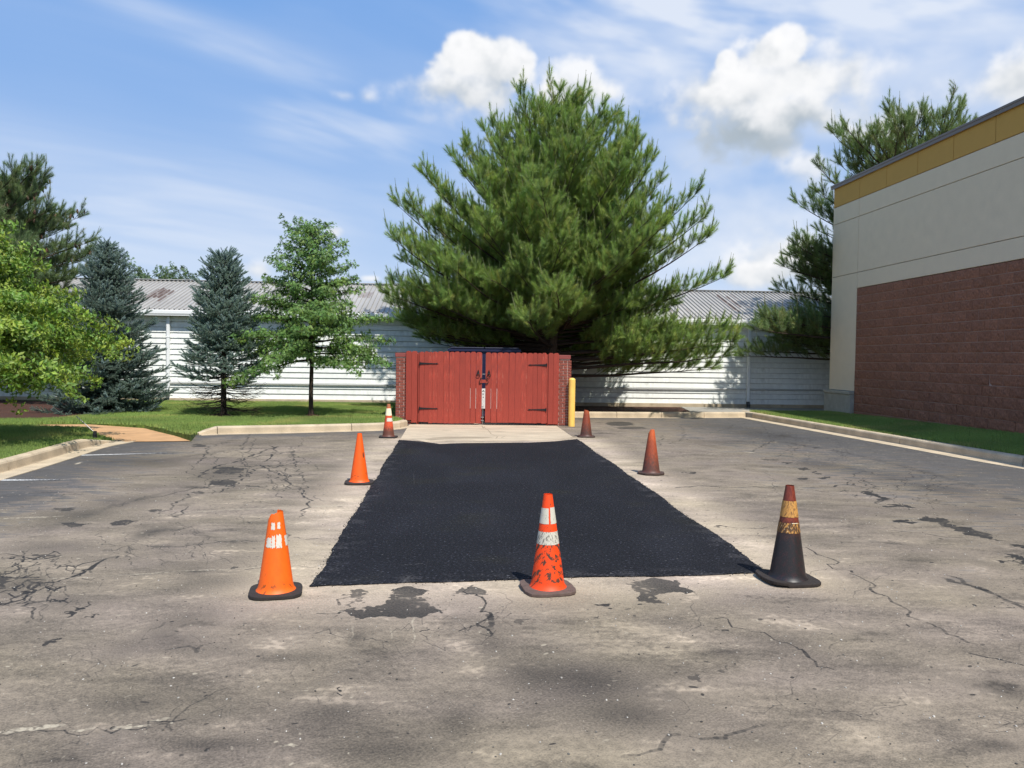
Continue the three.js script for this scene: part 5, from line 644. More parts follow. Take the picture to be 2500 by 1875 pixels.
cone({ label: 'plain orange cone with a black base and one dark notch mark, without bands', at: GD(776, 1044), turn: 0.12, full: 0.70, rt: 0.022, rb: 0.12, base: 0.36, top: (u) => 0.655 + jag(u, 0.004, 3), rubber: [0.16, 0.15, 0.15],
  tex: coneTexture((u, v, c) => { const k = Math.hypot((u - 0.885) * 7.5, (v - 0.5) * 4.2); orange(u, v, c, (a, b, n, f) => Math.max(0.85 * (1 - sm(0.16, 0.24, k)), 0.7 * sm(0.3, 0.46, n3(a, b, 13, 3) + (b < 0.2 ? 0.14 : 0))), [250, 96, 14]); }) });
cone({ label: 'orange cone with a cream collar and grimy lower half by the kerb end', at: GD(839, 945), full: 0.75, rt: 0.026, top: (u) => 0.69 + jag(u, 0.002, 3), rubber: [0.1, 0.09, 0.1], base: 0.36,
  tex: coneTexture((u, v, c) => { const n = n3(u, v, 9, 4), g = 1 - sm(0.16, 0.36, v + 0.16 * n), t = sm(0.80, 0.84, v); orange(u, v, c, () => g * 0.75, [lerp(214, 176, t), lerp(84, 110, t), lerp(44, 74, t)]); }),
  bands: [ring(0.455, 0.60, cream, { s: 2 }), ring(0.335, 0.405, whiteClean, { u0: 0.7, u1: 1.0, e: 0.012, s: 7 })] });
const rusty = (k) => coneTexture((u, v, c) => { const n = n3(u, v, 8, 5), f = n3(u * 1, v * 0.4, 30, 3), g = 1 - sm(0.08, 0.5, v + 0.3 * n), top = sm(0.55, 0.8, v + 0.2 * n); c[0] = lerp(lerp(158, 204, top) + 50 * f, 96 + 20 * n, g) * k; c[1] = lerp(lerp(74, 98, top) + 26 * f, 60, g) * k; c[2] = lerp(lerp(46, 52, top) + 18 * f, 50, g) * k; });
cone({ label: 'faded red-brown cone with its tip broken off to one side, along the patch', at: GD(1406, 1024), turn: -0.12, full: 0.76, rb: 0.13, rt: 0.024, base: 0.37, corner: 0.24, top: (u) => { const d = ((u - 0.80 + 1.5) % 1) - 0.5; return 0.60 + 0.055 * (1 - sm(0.1, 0.26, Math.abs(d))) + jag(u, 0.006, 3); }, rubber: [0.34, 0.24, 0.21], worn: 0.03, curl: 0.18, tex: rusty(1.0) });
cone({ label: 'dull brown cone with a blunt cut top close to the yellow bollard', at: GD(1266, 944), turn: 0.05, full: 0.80, rb: 0.128, rt: 0.02, base: 0.36, top: (u) => 0.565 + 0.02 * Math.cos((u - 0.6) * 6.28) + jag(u, 0.006, 3), rubber: [0.3, 0.22, 0.19], tex: rusty(0.86) });

// ------------------------------------------------------------------ trees
const solid = (x, y, z) => {                            // inside a building or the enclosure: no branch or leaf grows there
  const dx = x - WB.x, dz = z - WB.z, lx = dx * Math.cos(YAW) - dz * Math.sin(YAW), lz = dx * Math.sin(YAW) + dz * Math.cos(YAW);
  if (lz < 0.16 && lz > -7.6 && lx < 13.8 && y < 3.3 + Math.max(0, 0.36 * Math.min(0.3 - lz, 7.6 + lz))) return true;
  const ex = x - RB.x, ez = z - RB.z, u = ex * Math.cos(YAW) - ez * Math.sin(YAW), v = ex * Math.sin(YAW) + ez * Math.cos(YAW);
  if (u > -0.25 && v > -0.25 && y < 6.85) return true;
  return z > -23.55 && z < -19.3 && x > -2.95 && x < 1.6 && y < 2.02;
};
class Wood {
  constructor() { this.p = []; this.n = []; this.uv = []; this.i = []; }
  tube(pts, r0, r1, sides = 6, rough = 0) {
    const base = this.p.length / 3, N = pts.length, t = V(0, 0, 0), a = V(0, 0, 0), b = V(0, 0, 0); let acc = 0;
    for (let k = 0; k < N; k++) {
      t.copy(pts[Math.min(N - 1, k + 1)]).sub(pts[Math.max(0, k - 1)]).normalize(); a.set(Math.abs(t.y) > 0.9 ? 1 : 0, Math.abs(t.y) > 0.9 ? 0 : 1, 0).cross(t).normalize(); b.crossVectors(t, a);
      if (k) acc += pts[k].distanceTo(pts[k - 1]); const f = k / (N - 1), r = lerp(r0, r1, f);
      for (let s = 0; s <= sides; s++) { const g = s / sides * 6.2832, c = Math.cos(g), d = Math.sin(g), q = r * (1 + rough * noise(c * 2 + k * 0.7, d * 2 + acc * 5)); const nx = a.x * c + b.x * d, ny = a.y * c + b.y * d, nz = a.z * c + b.z * d; this.p.push(pts[k].x + nx * q, pts[k].y + ny * q, pts[k].z + nz * q); this.n.push(nx, ny, nz); this.uv.push(s / sides, acc); }
    }
    for (let k = 0; k < N - 1; k++) for (let s = 0; s < sides; s++) { const o = base + k * (sides + 1) + s, q = o + sides + 1; this.i.push(o, o + 1, q, q, o + 1, q + 1); }
  }
  geo() { const g = new THREE.BufferGeometry(); g.setAttribute('position', new THREE.Float32BufferAttribute(this.p, 3)); g.setAttribute('normal', new THREE.Float32BufferAttribute(this.n, 3)); g.setAttribute('uv', new THREE.Float32BufferAttribute(this.uv, 2)); g.setIndex(this.i); return g; }
}
const barkTex = dataTex(256, 512, (x, y, c) => { const n = tileNoise(x * 2, y * 0.5, 256, 512, 12, 4), f = tileNoise(x, y, 256, 512, 60, 2), v = 1 + 0.5 * n + 0.4 * f; c[0] = 96 * v; c[1] = 80 * v; c[2] = 66 * v; });
const bark = (k) => std(lin(k, k * 0.97, k * 0.93), 0.95, { map: barkTex, bumpMap: barkTex, bumpScale: 0.012 });
// a twig set with needles along +y
function needleShoot(o) {
  reseed(o.seed); const pos = [], col = [], a = V(0, 0, 0), push = (p, q, r, c) => { for (const v of [p, q, r]) { pos.push(v.x, v.y, v.z); col.push(...c); } };
  for (let i = 0; i < o.n; i++) {
    const f = Math.pow((i + 0.5) / o.n, o.pack ?? 1), y = f * o.len, g = i * 2.39996 + U(-0.4, 0.4), sp = lerp(o.open0, o.open1, f) + U(-0.18, 0.18), l = o.nl * U(0.75, 1.15) * (f > 0.95 ? 0.8 : 1), d = V(Math.cos(g) * Math.sin(sp), Math.cos(sp), Math.sin(g) * Math.sin(sp));
    if (o.flat) d.z *= o.flat; const s = V(-d.z, U(-0.4, 0.4), d.x).normalize().multiplyScalar(o.nw * 0.5), p = V(0, y, 0), tip = p.clone().addScaledVector(d, l), t = U(0.72, 1.18);
    push(p.clone().add(s), p.clone().sub(s), tip, [t * U(0.92, 1.08), t, t * U(0.85, 1.1)]);
  }
  const w = o.stem; for (let k = 0; k < 3; k++) { const g = k * 2.0944, h = g + 2.0944; push(V(Math.cos(g) * w, -0.02, Math.sin(g) * w), V(Math.cos(h) * w, -0.02, Math.sin(h) * w), V(0, o.len, 0), o.stemColor ?? [0.9, 0.5, 0.6]); }
  const g = new THREE.BufferGeometry(); g.setAttribute('position', new THREE.Float32BufferAttribute(pos, 3)); g.setAttribute('color', new THREE.Float32BufferAttribute(col, 3)); g.computeVertexNormals(); return g;
}
const UPV = V(0, 1, 0), QA = new THREE.Quaternion(), QB = new THREE.Quaternion();
class Foliage {
  constructor() { this.m = []; this.c = []; }
  add(p, dir, scale, tint, check = true) { if (check && (solid(p.x, p.y, p.z) || solid(p.x + dir.x * 0.25 * scale, p.y + dir.y * 0.25 * scale, p.z + dir.z * 0.25 * scale))) return; QA.setFromUnitVectors(UPV, dir); QB.setFromAxisAngle(UPV, U(0, 6.28)); DUM.position.copy(p); DUM.quaternion.copy(QA).multiply(QB); DUM.scale.setScalar(scale); DUM.updateMatrix(); this.m.push(DUM.matrix.clone()); this.c.push(tint); }
  build(name, geo, mat, parent) { if (!this.m.length) return; const im = new THREE.InstancedMesh(geo, mat, this.m.length); this.m.forEach((m, i) => { im.setMatrixAt(i, m); im.setColorAt(i, this.c[i]); }); im.name = name; im.castShadow = im.receiveShadow = true; im.userData.kind = 'stuff'; parent.add(im); return im; }
}
const needleMat = new THREE.MeshPhysicalMaterial({ vertexColors: true, roughness: 0.75, transmission: 0.48, side: THREE.DoubleSide });
const leafMat = new THREE.MeshPhysicalMaterial({ vertexColors: true, roughness: 0.6, transmission: 0.42, side: THREE.DoubleSide });
const tint = (rgb, vary) => { const k = 1 + U(-vary, vary), h = U(-vary, vary) * 0.5; return lin(rgb[0] * k * (1 + h), rgb[1] * k, rgb[2] * k * (1 - h)); };
const pineShootA = needleShoot({ seed: 1, n: 120, len: 0.30, nl: 0.12, nw: 0.006, open0: 1.15, open1: 0.5, stem: 0.006 }), pineShootB = needleShoot({ seed: 2, n: 104, len: 0.22, nl: 0.125, nw: 0.006, open0: 1.3, open1: 0.65, pack: 0.7, stem: 0.006 });
const candle = needleShoot({ seed: 3, n: 30, len: 0.24, nl: 0.035, nw: 0.008, open0: 0.5, open1: 0.25, stem: 0.011, stemColor: [1.1, 0.95, 0.9] });
const spruceShoot = needleShoot({ seed: 4, n: 130, len: 0.2, nl: 0.038, nw: 0.008, open0: 1.1, open1: 0.7, stem: 0.006, stemColor: [0.7, 0.45, 0.4] });
const place = (L, f) => { const t = f * (L.length - 1), k = Math.min(L.length - 2, Math.floor(t)); return [L[k].clone().lerp(L[k + 1], t - k), L[k + 1].clone().sub(L[k]).normalize()]; };

function pine(o) {
  const root = thing('pine_tree', o.label, 'tree', [o.x, o.y0, o.z]); reseed(o.seed);
  const W = new Wood(), T = new Wood(), A = new Foliage(), B = new Foliage(), Cn = new Foliage(), cones = new Foliage(), off = V(o.x, o.y0, o.z);
  const bend = (h) => V(0.12 * noise(h * 0.5, o.seed), h, 0.12 * noise(h * 0.5, o.seed + 9));
  for (const [lx, lz, top, h0] of o.leaders) { const pts = []; for (let k = 0; k <= 16; k++) { const h = lerp(h0, top, k / 16), f = Math.max(0, (h - o.fork) / (top - o.fork)); pts.push(bend(h).add(V(lx * f, 0, lz * f))); } T.tube(pts, h0 ? 0.09 : o.r, 0.012, 10, 0.12); }
  const lim = (h) => { const P = o.profile; for (let k = 1; k < P.length; k++) if (h <= P[k][0]) return lerp(P[k - 1][1], P[k][1], (h - P[k - 1][0]) / (P[k][0] - P[k - 1][0])); return 0.1; };
  const wp = (p) => p.clone().add(off), blocked = (p) => solid(p.x + off.x, p.y + off.y, p.z + off.z);
  const ex = o.extra ?? [];
  for (let i = 0; i < o.limbs + ex.length; i++) {
    const X = ex[i - o.limbs], f = (i + 0.5) / o.limbs, ht = X ? X[1] : lerp(o.low, o.high, Math.pow(f, o.pow ?? 0.85)) + U(-0.15, 0.15), az = X ? X[0] : i * 2.39996 + U(-0.35, 0.35), side = Math.sin(az), dir = V(Math.cos(az), 0, Math.sin(az));
    const r = X ? X[2] : Math.max(0.3, lim(ht) * (o.radial ? o.radial(az, ht) : 1) * (rnd() < 0.36 ? U(0.45, 0.8) : U(0.78, 1.06))), rise = lerp(o.rise0, o.rise1, Math.pow(clamp((ht - o.low) / (o.high - o.low), 0, 1), 1.2)), hb = Math.max(o.clear, ht - Math.tan(rise) * r), lead = o.leaders[i % o.leaders.length], lf = Math.max(0, (hb - o.fork) / (lead[2] - o.fork));
    const b0 = bend(Math.min(hb, lead[2] - 0.2)).add(V(lead[0] * lf, 0, lead[1] * lf)), L = [], sw = U(-1, 1) * (o.sway ?? 0.5), lat = V(-dir.z, 0, dir.x), N = 9;
    for (let k = 0; k <= N; k++) { const t = k / N; L.push(b0.clone().addScaledVector(dir, r * t).addScaledVector(lat, sw * t * t * 0.6 + 0.08 * noise(t * 3, i * 3.3)).add(V(0, (ht - hb) * (0.4 * t + 0.6 * t * t) + 0.07 * noise(t * 4 + 7, i * 1.7), 0))); }
    let stop = N; for (let k = 1; k <= N; k++) if (blocked(L[k])) { stop = k; break; } if (stop < 3) continue; const LL = L.slice(0, stop + (stop === N ? 1 : 0));
    W.tube(LL, 0.014 + 0.011 * r, 0.006, 6, 0.1);
    const step = o.step ?? 0.2; let sgn = 1;
    for (let d = Math.max(0.35, r * (o.bare ?? 0.26)); d < r * (LL.length - 1) / N; d += step * U(0.7, 1.3)) {
      const t = d / (r * (LL.length - 1) / N), [p, tan] = place(LL, t); sgn = -sgn;
      const sd = tan.clone().multiplyScalar(0.75).addScaledVector(lat, sgn * U(0.5, 1.0)).add(V(0, U(0.0, 0.5) + (o.lift ?? 0), 0)).normalize(), sl = (o.sec ?? 0.95) * (0.35 + 0.75 * (1 - t)) * U(0.6, 1.15), S = [p.clone()];
      for (let k = 1; k <= 4; k++) S.push(S[k - 1].clone().addScaledVector(sd.clone().add(V(0, 0.16 * k * (o.up ?? 1), 0)).normalize(), sl / 4));
      if (blocked(S[4])) continue; W.tube(S, 0.008, 0.003, 4);
      const n = Math.max(3, Math.round(sl / (o.gap ?? 0.1)));
      for (let q = 0; q < n; q++) {
        const [sp, st] = place(S, lerp(0.22, 1, (q + U(0, 1)) / n)), dv = st.clone().multiplyScalar(0.9).add(V(U(-0.8, 0.8), U(-0.25, 0.75) * (o.up ?? 1), U(-0.8, 0.8))).normalize(), tn = tint(rnd() < (o.yellow ?? 0.12) ? o.color2 : o.color, o.vary ?? 0.22);
        (rnd() < 0.5 ? A : B).add(wp(sp), dv, U(0.75, 1.2) * (o.scale ?? 1), tn);
      }
      { const [e, et] = place(S, 1), dv = et.clone().add(V(0, 0.55, 0)).normalize(); A.add(wp(e), dv, U(0.9, 1.2) * (o.scale ?? 1), tint(o.color, 0.2)); if (rnd() < (o.candles ?? 0.5)) Cn.add(wp(e.clone().addScaledVector(dv, 0.2)), dv.clone().add(V(0, 0.9, 0)).normalize(), U(0.9, 1.7), tint(o.candle ?? [0.30, 0.35, 0.16], 0.15)); if (o.cones && rnd() < o.cones && ht > o.coneFrom) for (let k = 0; k < 3; k++) cones.add(wp(e.clone().add(V(U(-0.12, 0.12), -0.02, U(-0.12, 0.12)))), V(U(-0.3, 0.3), -1, U(-0.3, 0.3)).normalize(), U(0.8, 1.2), tint([0.10, 0.055, 0.035], 0.25)); }
    }
    if (LL.length > N) { const [e, et] = place(LL, 1); for (let k = 0; k < 4; k++) A.add(wp(e), et.clone().add(V(U(-0.6, 0.6), U(0, 0.6), U(-0.6, 0.6))).normalize(), 1.1 * (o.scale ?? 1), tint(o.color, 0.2)); Cn.add(wp(e), et.clone().add(V(0, 0.8, 0)).normalize(), 1.2, tint(o.candle ?? [0.30, 0.35, 0.16], 0.15)); }
  }
  for (const [lx, lz, top] of o.leaders) for (let k = 0; k < 26; k++) { const h = top - k * 0.09, f = Math.max(0, (h - o.fork) / (top - o.fork)), p = bend(h).add(V(lx * f, 0, lz * f)), a = U(0, 6.28); A.add(wp(p), V(Math.cos(a) * 0.6, 0.8, Math.sin(a) * 0.6).normalize(), U(0.8, 1.1), tint(o.color, 0.2)); if (k < 6) Cn.add(wp(p), V(Math.cos(a) * 0.3, 1, Math.sin(a) * 0.3).normalize(), U(0.8, 1.3), tint(o.candle ?? [0.30, 0.35, 0.16], 0.15)); }
  const shift = (f) => { f.m.forEach((m) => { m.elements[12] -= off.x; m.elements[13] -= off.y; m.elements[14] -= off.z; }); return f; };
  mesh('trunk', T.geo(), bark(0.55), root); mesh('limbs', W.geo(), bark(0.42), root);
  const cr = shift(A).build('crown', pineShootA, needleMat, root); shift(B).build('inner_needles', pineShootB, needleMat, root); shift(Cn).build('new_shoots', candle, needleMat, root);
  if (o.cones) shift(cones).build('seed_cones', (() => { const g = new THREE.SphereGeometry(0.024, 6, 6).scale(1, 2.9, 1).translate(0, 0.07, 0), n = g.attributes.position.count; g.setAttribute('color', new THREE.Float32BufferAttribute(new Array(n * 3).fill(1), 3)); return g; })(), std(lin(1, 1, 1), 0.9, { vertexColors: true }), root);
  return root;
}
pine({ label: 'broad tall white pine rising behind the red gates', x: 1.2, z: -23.9, y0: 0.1, seed: 101, extra: [...Array.from({ length: 12 }, (_, i) => [2.5 + (i * 0.618 % 1) * 0.75, 1.9 + (i * 0.381 % 1) * 1.7, 3.6 + (i * 0.755 % 1) * 1.0]), ...Array.from({ length: 3 }, (_, i) => [0.1 + (i * 0.618 % 1) * 0.45, 1.75 + (i * 0.381 % 1) * 0.9, 4.6 + (i * 0.755 % 1) * 0.9])], r: 0.2, leaders: [[0.35, 0, 9.5, 0], [-0.75, 0.2, 9.2, 5.4], [0.9, -0.3, 8.5, 5.6]], fork: 5.2, limbs: 230, sway: 1.5, low: 1.4, high: 9.3, clear: 0.8, rise0: 0.06, rise1: 0.98, pow: 0.9, profile: [[0, 4.4], [1.4, 4.9], [2.6, 5.1], [4.6, 4.85], [6.0, 4.6], [7.0, 3.75], [7.9, 2.6], [8.6, 1.5], [9.4, 0.45]], radial: (az, h) => (Math.sin(az) < -0.35 ? 0.72 : 1) * (h < 2.4 && Math.cos(az) < -0.3 ? 0.82 : 1) * (Math.sin(az) > 0.5 ? 0.8 : 1), step: 0.14, gap: 0.085, sec: 1.25, up: 0.8, color: [0.27, 0.40, 0.062], color2: [0.38, 0.455, 0.085], candles: 0.75, yellow: 0.22 });
pine({ label: 'dark cone-bearing pine at the frame edge behind the yellow-green tree', x: -16.5, z: -23.2, y0: 0.16, seed: 202, r: 0.19, leaders: [[0.1, 0, 7.7, 0], [1.3, 0.4, 6.9, 4.8]], fork: 4.6, limbs: 195, low: 1.5, high: 7.0, clear: 0.8, rise0: 0.02, rise1: 0.55, profile: [[0, 3.6], [2, 3.9], [4.6, 3.7], [5.8, 3.4], [6.6, 2.6], [7.6, 0.6]], step: 0.15, gap: 0.085, sec: 1.05, sway: 1.2, up: 0.7, color: [0.16, 0.245, 0.07], color2: [0.25, 0.27, 0.11], candles: 0.2, yellow: 0.15, cones: 0.3, coneFrom: 4.0, scale: 1.05, candle: [0.26, 0.28, 0.15] });
pine({ label: 'loose-branched pine behind the corner of the block building', x: 11.9, z: -24.9, y0: 0.1, seed: 303, extra: [...Array.from({ length: 20 }, (_, i) => [2.3 + (i * 0.618 % 1) * 1.2, 3.9 + (i * 0.381 % 1) * 3.2, 2.5 + (i * 0.755 % 1) * 1.0]), ...Array.from({ length: 22 }, (_, i) => [2.55 + (i * 0.618 % 1) * 0.85, 1.9 + (i * 0.381 % 1) * 2.1, 2.9 + (i * 0.755 % 1) * 1.6])], r: 0.17, leaders: [[1.6, 0.2, 10.1, 0], [-0.5, 0.2, 8.2, 4.5], [0.6, 0.4, 9.0, 5.0]], fork: 4, limbs: 165, low: 1.5, high: 9.4, clear: 0.9, rise0: 0.0, rise1: 0.75, profile: [[0, 3.6], [1.5, 4.3], [3.2, 4.7], [4.3, 3.9], [5.2, 3.3], [6.4, 3.3], [8, 2.4], [9.4, 1.0]], step: 0.16, gap: 0.09, sec: 0.9, bare: 0.2, color: [0.20, 0.30, 0.07], color2: [0.29, 0.34, 0.1], candles: 0.55, yellow: 0.22, candle: [0.30, 0.34, 0.17] });

function spruce(o) {
  const root = thing('spruce_tree', o.label, 'tree', [o.x, 0.13, o.z]); reseed(o.seed); const W = new Wood(), T = new Wood(), A = new Foliage(), dead = new Wood();
  T.tube(Array.from({ length: 10 }, (_, k) => V(0.03 * noise(k, o.seed), o.h * k / 9 - (k ? 0 : 0.05), 0.03 * noise(k + 40, o.seed))), o.r, 0.01, 9, 0.15);
  for (let h = o.from, ring = 0; h < o.h - 0.12; ring++) {
    const f = h / o.h, R = o.rad(f) * (1 + 0.14 * noise(ring * 0.7, o.seed)), n = Math.round(lerp(o.per ?? 13, 6, f)), ph = U(0, 6.28);
    for (let k = 0; k < n; k++) {
      const a = ph + k / n * 6.2832 + U(-0.25, 0.25), dir = V(Math.cos(a), 0, Math.sin(a)), lat = V(-dir.z, 0, dir.x), r = R * U(o.min ?? 0.75, 1.12), s0 = lerp(-0.28, 0.75, Math.pow(f, 1.3)), L = [], b = V(0, h + U(-0.06, 0.06), 0);
      for (let q = 0; q <= 6; q++) { const t = q / 6; L.push(b.clone().addScaledVector(dir, r * t).add(V(0, r * (s0 * t + lerp(0.26, 0.05, f) * t * t * t) + 0.03 * noise(t * 4, k + ring * 7), 0)).addScaledVector(lat, 0.1 * noise(t * 2, k * 3 + ring))); }
      const bareBranch = h < o.deadTo * U(0.75, 1.1); (bareBranch ? dead : W).tube(L, 0.006 + 0.008 * r, 0.003, 4);
      if (bareBranch) { for (let q = 0; q < 14; q++) { const [p, t] = place(L, U(0.15, 1)); const d = t.clone().addScaledVector(lat, U(-1, 1)).add(V(0, U(-0.7, 0.4), 0)).normalize(), l = U(0.1, 0.34); dead.tube([p, p.clone().addScaledVector(d, l * 0.5).add(V(0, -0.01, 0)), p.clone().addScaledVector(d, l).add(V(0, U(-0.05, 0.02), 0))], 0.004, 0.0025, 3); } continue; }
      const start = h < o.deadTo * 1.7 ? 0.5 : 0.12;
      for (let d = r * start, sg = 1; d < r; d += 0.046) {
        const [p, t] = place(L, d / r); sg = -sg; const len = Math.min(0.42, (r - d) * 0.65 + 0.1) * U(0.6, 1.1), sd = t.clone().addScaledVector(lat, sg * U(0.7, 1.2)).add(V(0, U(-0.15, 0.3), 0)).normalize(), m = Math.max(1, Math.round(len / 0.13));
        for (let q = 0; q < m; q++) { const pp = p.clone().addScaledVector(sd, len * q / m), dv = sd.clone().add(V(U(-0.5, 0.5), U(-0.2, 0.45), U(-0.5, 0.5))).normalize(); const g = clamp(0.5 + f * 0.2 + U(-0.25, 0.25), 0, 1); A.add(pp, dv, U(0.75, 1.15), lin(lerp(0.165, 0.30, g), lerp(0.27, 0.42, g), lerp(0.20, 0.325, g)).multiplyScalar(o.tone ?? 1), false); }
      }
      { const [e, t] = place(L, 1); for (let q = 0; q < 3; q++) A.add(e.clone().addScaledVector(t, -0.05), t.clone().add(V(U(-0.4, 0.4), U(0, 0.4), U(-0.4, 0.4))).normalize(), 1.05, lin(0.28, 0.385, 0.345), false); }
    }
    h += lerp(o.gapH ?? 0.145, 0.1, f) * U(0.85, 1.15);
  }
  for (let k = 0; k < 10; k++) { const a = k * 2.4; A.add(V(0, o.h - 0.05 - k * 0.03, 0), V(Math.cos(a) * 0.5, 1, Math.sin(a) * 0.5).normalize(), 0.9, lin(0.11, 0.17, 0.15), false); }
  mesh('trunk', T.geo(), bark(0.4), root); mesh('limbs', W.geo(), bark(0.35), root); if (o.deadTo) mesh('dead_twigs', dead.geo(), bark(0.30), root); A.build('crown', spruceShoot, needleMat, root);
  mesh('mulch', mulchRing(o.x, o.z, o.mulch, 0.012), mulchMat, root); return root;
}
{ const [x1, z1] = GD(196, 897, 0.14), [x2, z2] = GD(483, 899, 0.14);
  spruce({ label: 'large full blue spruce branching down to the grass beside the yellow-green tree', x: x1 - 0.1, z: z1 - 1.0, seed: 11, per: 13, gapH: 0.165, min: 0.58, tone: 0.78, h: 4.35, r: 0.1, from: 0.16, deadTo: 0, rad: (f) => 1.62 * Math.pow(1 - f, 0.78) * (f < 0.1 ? 0.9 : 1), mulch: 0.8 });
  spruce({ label: 'narrow blue spruce with bare dead lower branches next to the young oak', x: x2, z: z2, seed: 23, per: 11, gapH: 0.165, min: 0.62, tone: 0.92, h: 4.05, r: 0.075, from: 0.12, deadTo: 0.95, rad: (f) => 1.06 * (f < 0.3 ? 0.9 + f * 0.4 : Math.pow((1 - f) / 0.7, 0.62)), mulch: 0.5 }); }

// broad leaves in small clusters
function leafCluster(o) {
  reseed(o.seed); const pos = [], col = [];
  for (let i = 0; i < o.n; i++) {
    const a = i * 2.4 + U(-0.4, 0.4), el = U(-0.5, 0.7), d = V(Math.cos(a) * Math.cos(el), Math.sin(el) * 0.8 + 0.15, Math.sin(a) * Math.cos(el)).normalize(), at = V(U(-1, 1), U(-0.6, 1), U(-1, 1)).multiplyScalar(o.spread), nrm = V(U(-0.6, 0.6), 1, U(-0.6, 0.6)).normalize(), s = V(0, 0, 0).crossVectors(d, nrm).normalize(), up = V(0, 0, 0).crossVectors(s, d).normalize(), l = o.len * U(0.7, 1.2), t = U(0.75, 1.2), c = [t * U(0.9, 1.15), t, t * 0.9];
    const P = (f, w, u = 0) => at.clone().addScaledVector(d, l * f).addScaledVector(s, l * w).addScaledVector(up, l * (u - 0.25 * f * f));
    const tri = (p, q, r) => { for (const v of [p, q, r]) { pos.push(v.x, v.y, v.z); col.push(...c); } };
    if (o.lobed) { const b = P(0, 0), e = P(1, 0, -0.05); for (const k of [-1, 1]) { tri(P(0.05, 0), P(0.30, 0.02 * k), P(0.34, 0.34 * k, 0.06)); tri(P(0.3, 0.0), P(0.55, 0.0), P(0.66, 0.42 * k, 0.08)); tri(P(0.6, 0), P(0.78, 0.0), P(0.92, 0.26 * k, 0.04)); tri(b, P(0.7, 0.07 * k), e); } }
    else for (const k of [-1, 1]) { tri(P(0, 0), P(0.45, 0.26 * k, 0.08), P(0.5, 0)); tri(P(0.5, 0), P(0.45, 0.26 * k, 0.08), P(1, 0)); }
  }
  const g = new THREE.BufferGeometry(); g.setAttribute('position', new THREE.Float32BufferAttribute(pos, 3)); g.setAttribute('color', new THREE.Float32BufferAttribute(col, 3)); g.computeVertexNormals(); return g;
}
const oakLeaves = leafCluster({ seed: 41, n: 7, len: 0.095, spread: 0.05, lobed: true }), crabLeaves = leafCluster({ seed: 42, n: 7, len: 0.085, spread: 0.06 });
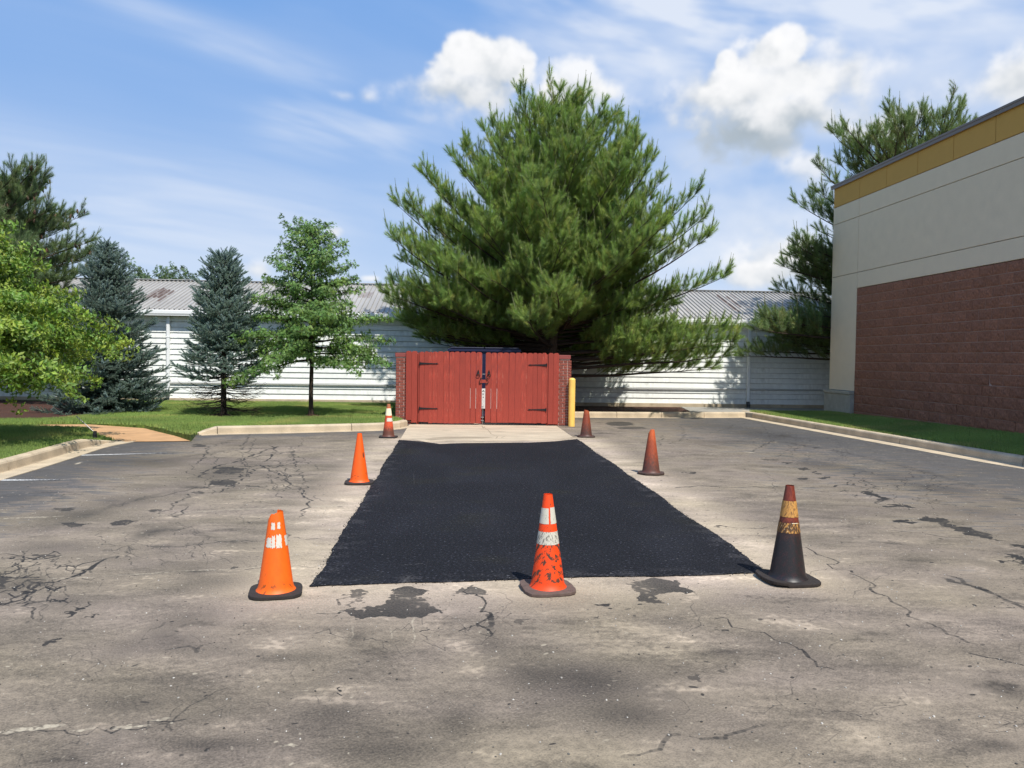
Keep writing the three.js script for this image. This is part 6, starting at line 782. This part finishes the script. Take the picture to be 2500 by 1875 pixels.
function broadleaf(o) {
  const root = thing(o.name, o.label, 'tree', [o.x, o.y0, o.z]); reseed(o.seed); const W = new Wood(), T = new Wood(), A = new Foliage();
  T.tube(Array.from({ length: 9 }, (_, k) => V(0.05 * noise(k * 0.6, o.seed), o.h * 0.96 * k / 8 - (k ? 0 : 0.04), 0.05 * noise(k * 0.6 + 40, o.seed))), o.r, 0.01, 9, 0.12); if (o.flare) T.tube([V(0, -0.05, 0), V(0, 0.05, 0), V(0, 0.16, 0)], o.r * 1.7, o.r, 9, 0.2);
  for (let i = 0; i < o.limbs; i++) {
    const f = (i + 0.5) / o.limbs, hb = lerp(o.low, o.h * 0.93, Math.pow(f, o.pow ?? 1)), az = i * 2.39996 + U(-0.4, 0.4), e = (hb - o.low) / (o.h - o.low), r = o.rad(e) * U(0.72, 1.1) * (o.radial ? o.radial(az) : 1), sl = lerp(o.slope0, o.slope1, e) + U(-0.12, 0.12), dir = V(Math.cos(az), 0, Math.sin(az)), lat = V(-dir.z, 0, dir.x), L = [];
    for (let k = 0; k <= 7; k++) { const t = k / 7; L.push(V(0, hb, 0).addScaledVector(dir, r * t).add(V(0, r * (sl * t - (o.droop ?? 0.1) * t * t) + 0.06 * noise(t * 3, i * 2.2), 0)).addScaledVector(lat, 0.2 * noise(t * 2, i * 5.1))); }
    W.tube(L, 0.008 + 0.009 * r, 0.004, 5, 0.1);
    for (let d = r * (o.bare ?? 0.2), sg = 1; d < r; d += o.step) {
      const [p, t] = place(L, d / r); sg = -sg; const len = (0.22 + 0.4 * (r - d)) * U(0.5, 1.15) * (o.twig ?? 1), sd = t.clone().multiplyScalar(0.8).addScaledVector(lat, sg * U(0.4, 1.1)).add(V(0, U(-0.35, 0.5) - (o.hang ?? 0), 0)).normalize(), S = [p, p.clone().addScaledVector(sd, len * 0.5).add(V(0, -0.01, 0)), p.clone().addScaledVector(sd, len).add(V(0, -(o.hang ?? 0) * len * 0.5, 0))]; W.tube(S, 0.0045, 0.002, 3);
      const n = Math.max(2, Math.round(len / o.gap)); for (let q = 0; q < n; q++) { const [pp, tt] = place(S, lerp(0.15, 1, (q + U(0, 1)) / n)); const y = rnd() < o.yellow; A.add(pp.clone().add(V(U(-0.05, 0.05), U(-0.05, 0.05), U(-0.05, 0.05))), tt.clone().add(V(U(-0.7, 0.7), U(-0.2, 0.8), U(-0.7, 0.7))).normalize(), U(0.75, 1.2) * (o.scale ?? 1), tint(y ? o.color2 : o.color, 0.22), false); }
    }
  }
  mesh('trunk', T.geo(), bark(o.bark ?? 0.4), root); mesh('limbs', W.geo(), bark(o.bark ?? 0.4), root); A.build('crown', o.leaf, leafMat, root); if (o.mulch) mesh('mulch', mulchRing(o.x, o.z, o.mulch, 0.012), mulchMat, root); return root;
}
{ const [x, z] = GD(672, 899, 0.14);
  broadleaf({ name: 'oak_tree', label: 'young light green oak with a slim straight trunk in a mulch ring', x, z, y0: 0.135, seed: 61, h: 4.95, r: 0.062, flare: true, low: 1.35, limbs: 84, rad: (e) => (e < 0.3 ? 2.05 - e * 1.2 : lerp(1.55, 0.38, Math.pow((e - 0.3) / 0.7, 0.8))), slope0: -0.02, slope1: 0.95, droop: 0.12, bare: 0.16, step: 0.075, gap: 0.085, yellow: 0.35, color: [0.13, 0.26, 0.045], color2: [0.21, 0.34, 0.06], leaf: oakLeaves, mulch: 0.42, bark: 0.36, twig: 0.8 });
  broadleaf({ name: 'ornamental_tree', label: 'yellow-green leafy tree with drooping branches over the shaded lawn corner', x: -8.95, z: -13.1, y0: 0.12, seed: 71, h: 3.75, r: 0.09, low: 1.2, limbs: 62, rad: (e) => (e < 0.42 ? 2.5 - 0.3 * e : lerp(2.0, 0.5, Math.sqrt((e - 0.42) / 0.58))), slope0: 0.10, slope1: 0.6, droop: 0.28, bare: 0.12, step: 0.07, gap: 0.075, hang: 0.25, yellow: 0.5, color: [0.15, 0.27, 0.026], color2: [0.27, 0.365, 0.032], leaf: crabLeaves, bark: 0.3, twig: 1.0, scale: 1.05 });
  broadleaf({ name: 'background_tree', label: 'leafy treetops showing above the grey roof ridge', x: -16.6, z: -37, y0: -0.03, seed: 91, h: 5.25, r: 0.14, low: 2.2, limbs: 40, rad: (e) => 3.1 * Math.sqrt(Math.max(0.02, 1 - e * 0.9)), slope0: 0.3, slope1: 0.9, droop: 0.05, step: 0.16, gap: 0.14, yellow: 0.3, color: [0.07, 0.14, 0.03], color2: [0.11, 0.18, 0.04], leaf: oakLeaves, scale: 1.7 }); }

renderer.render(scene, camera);
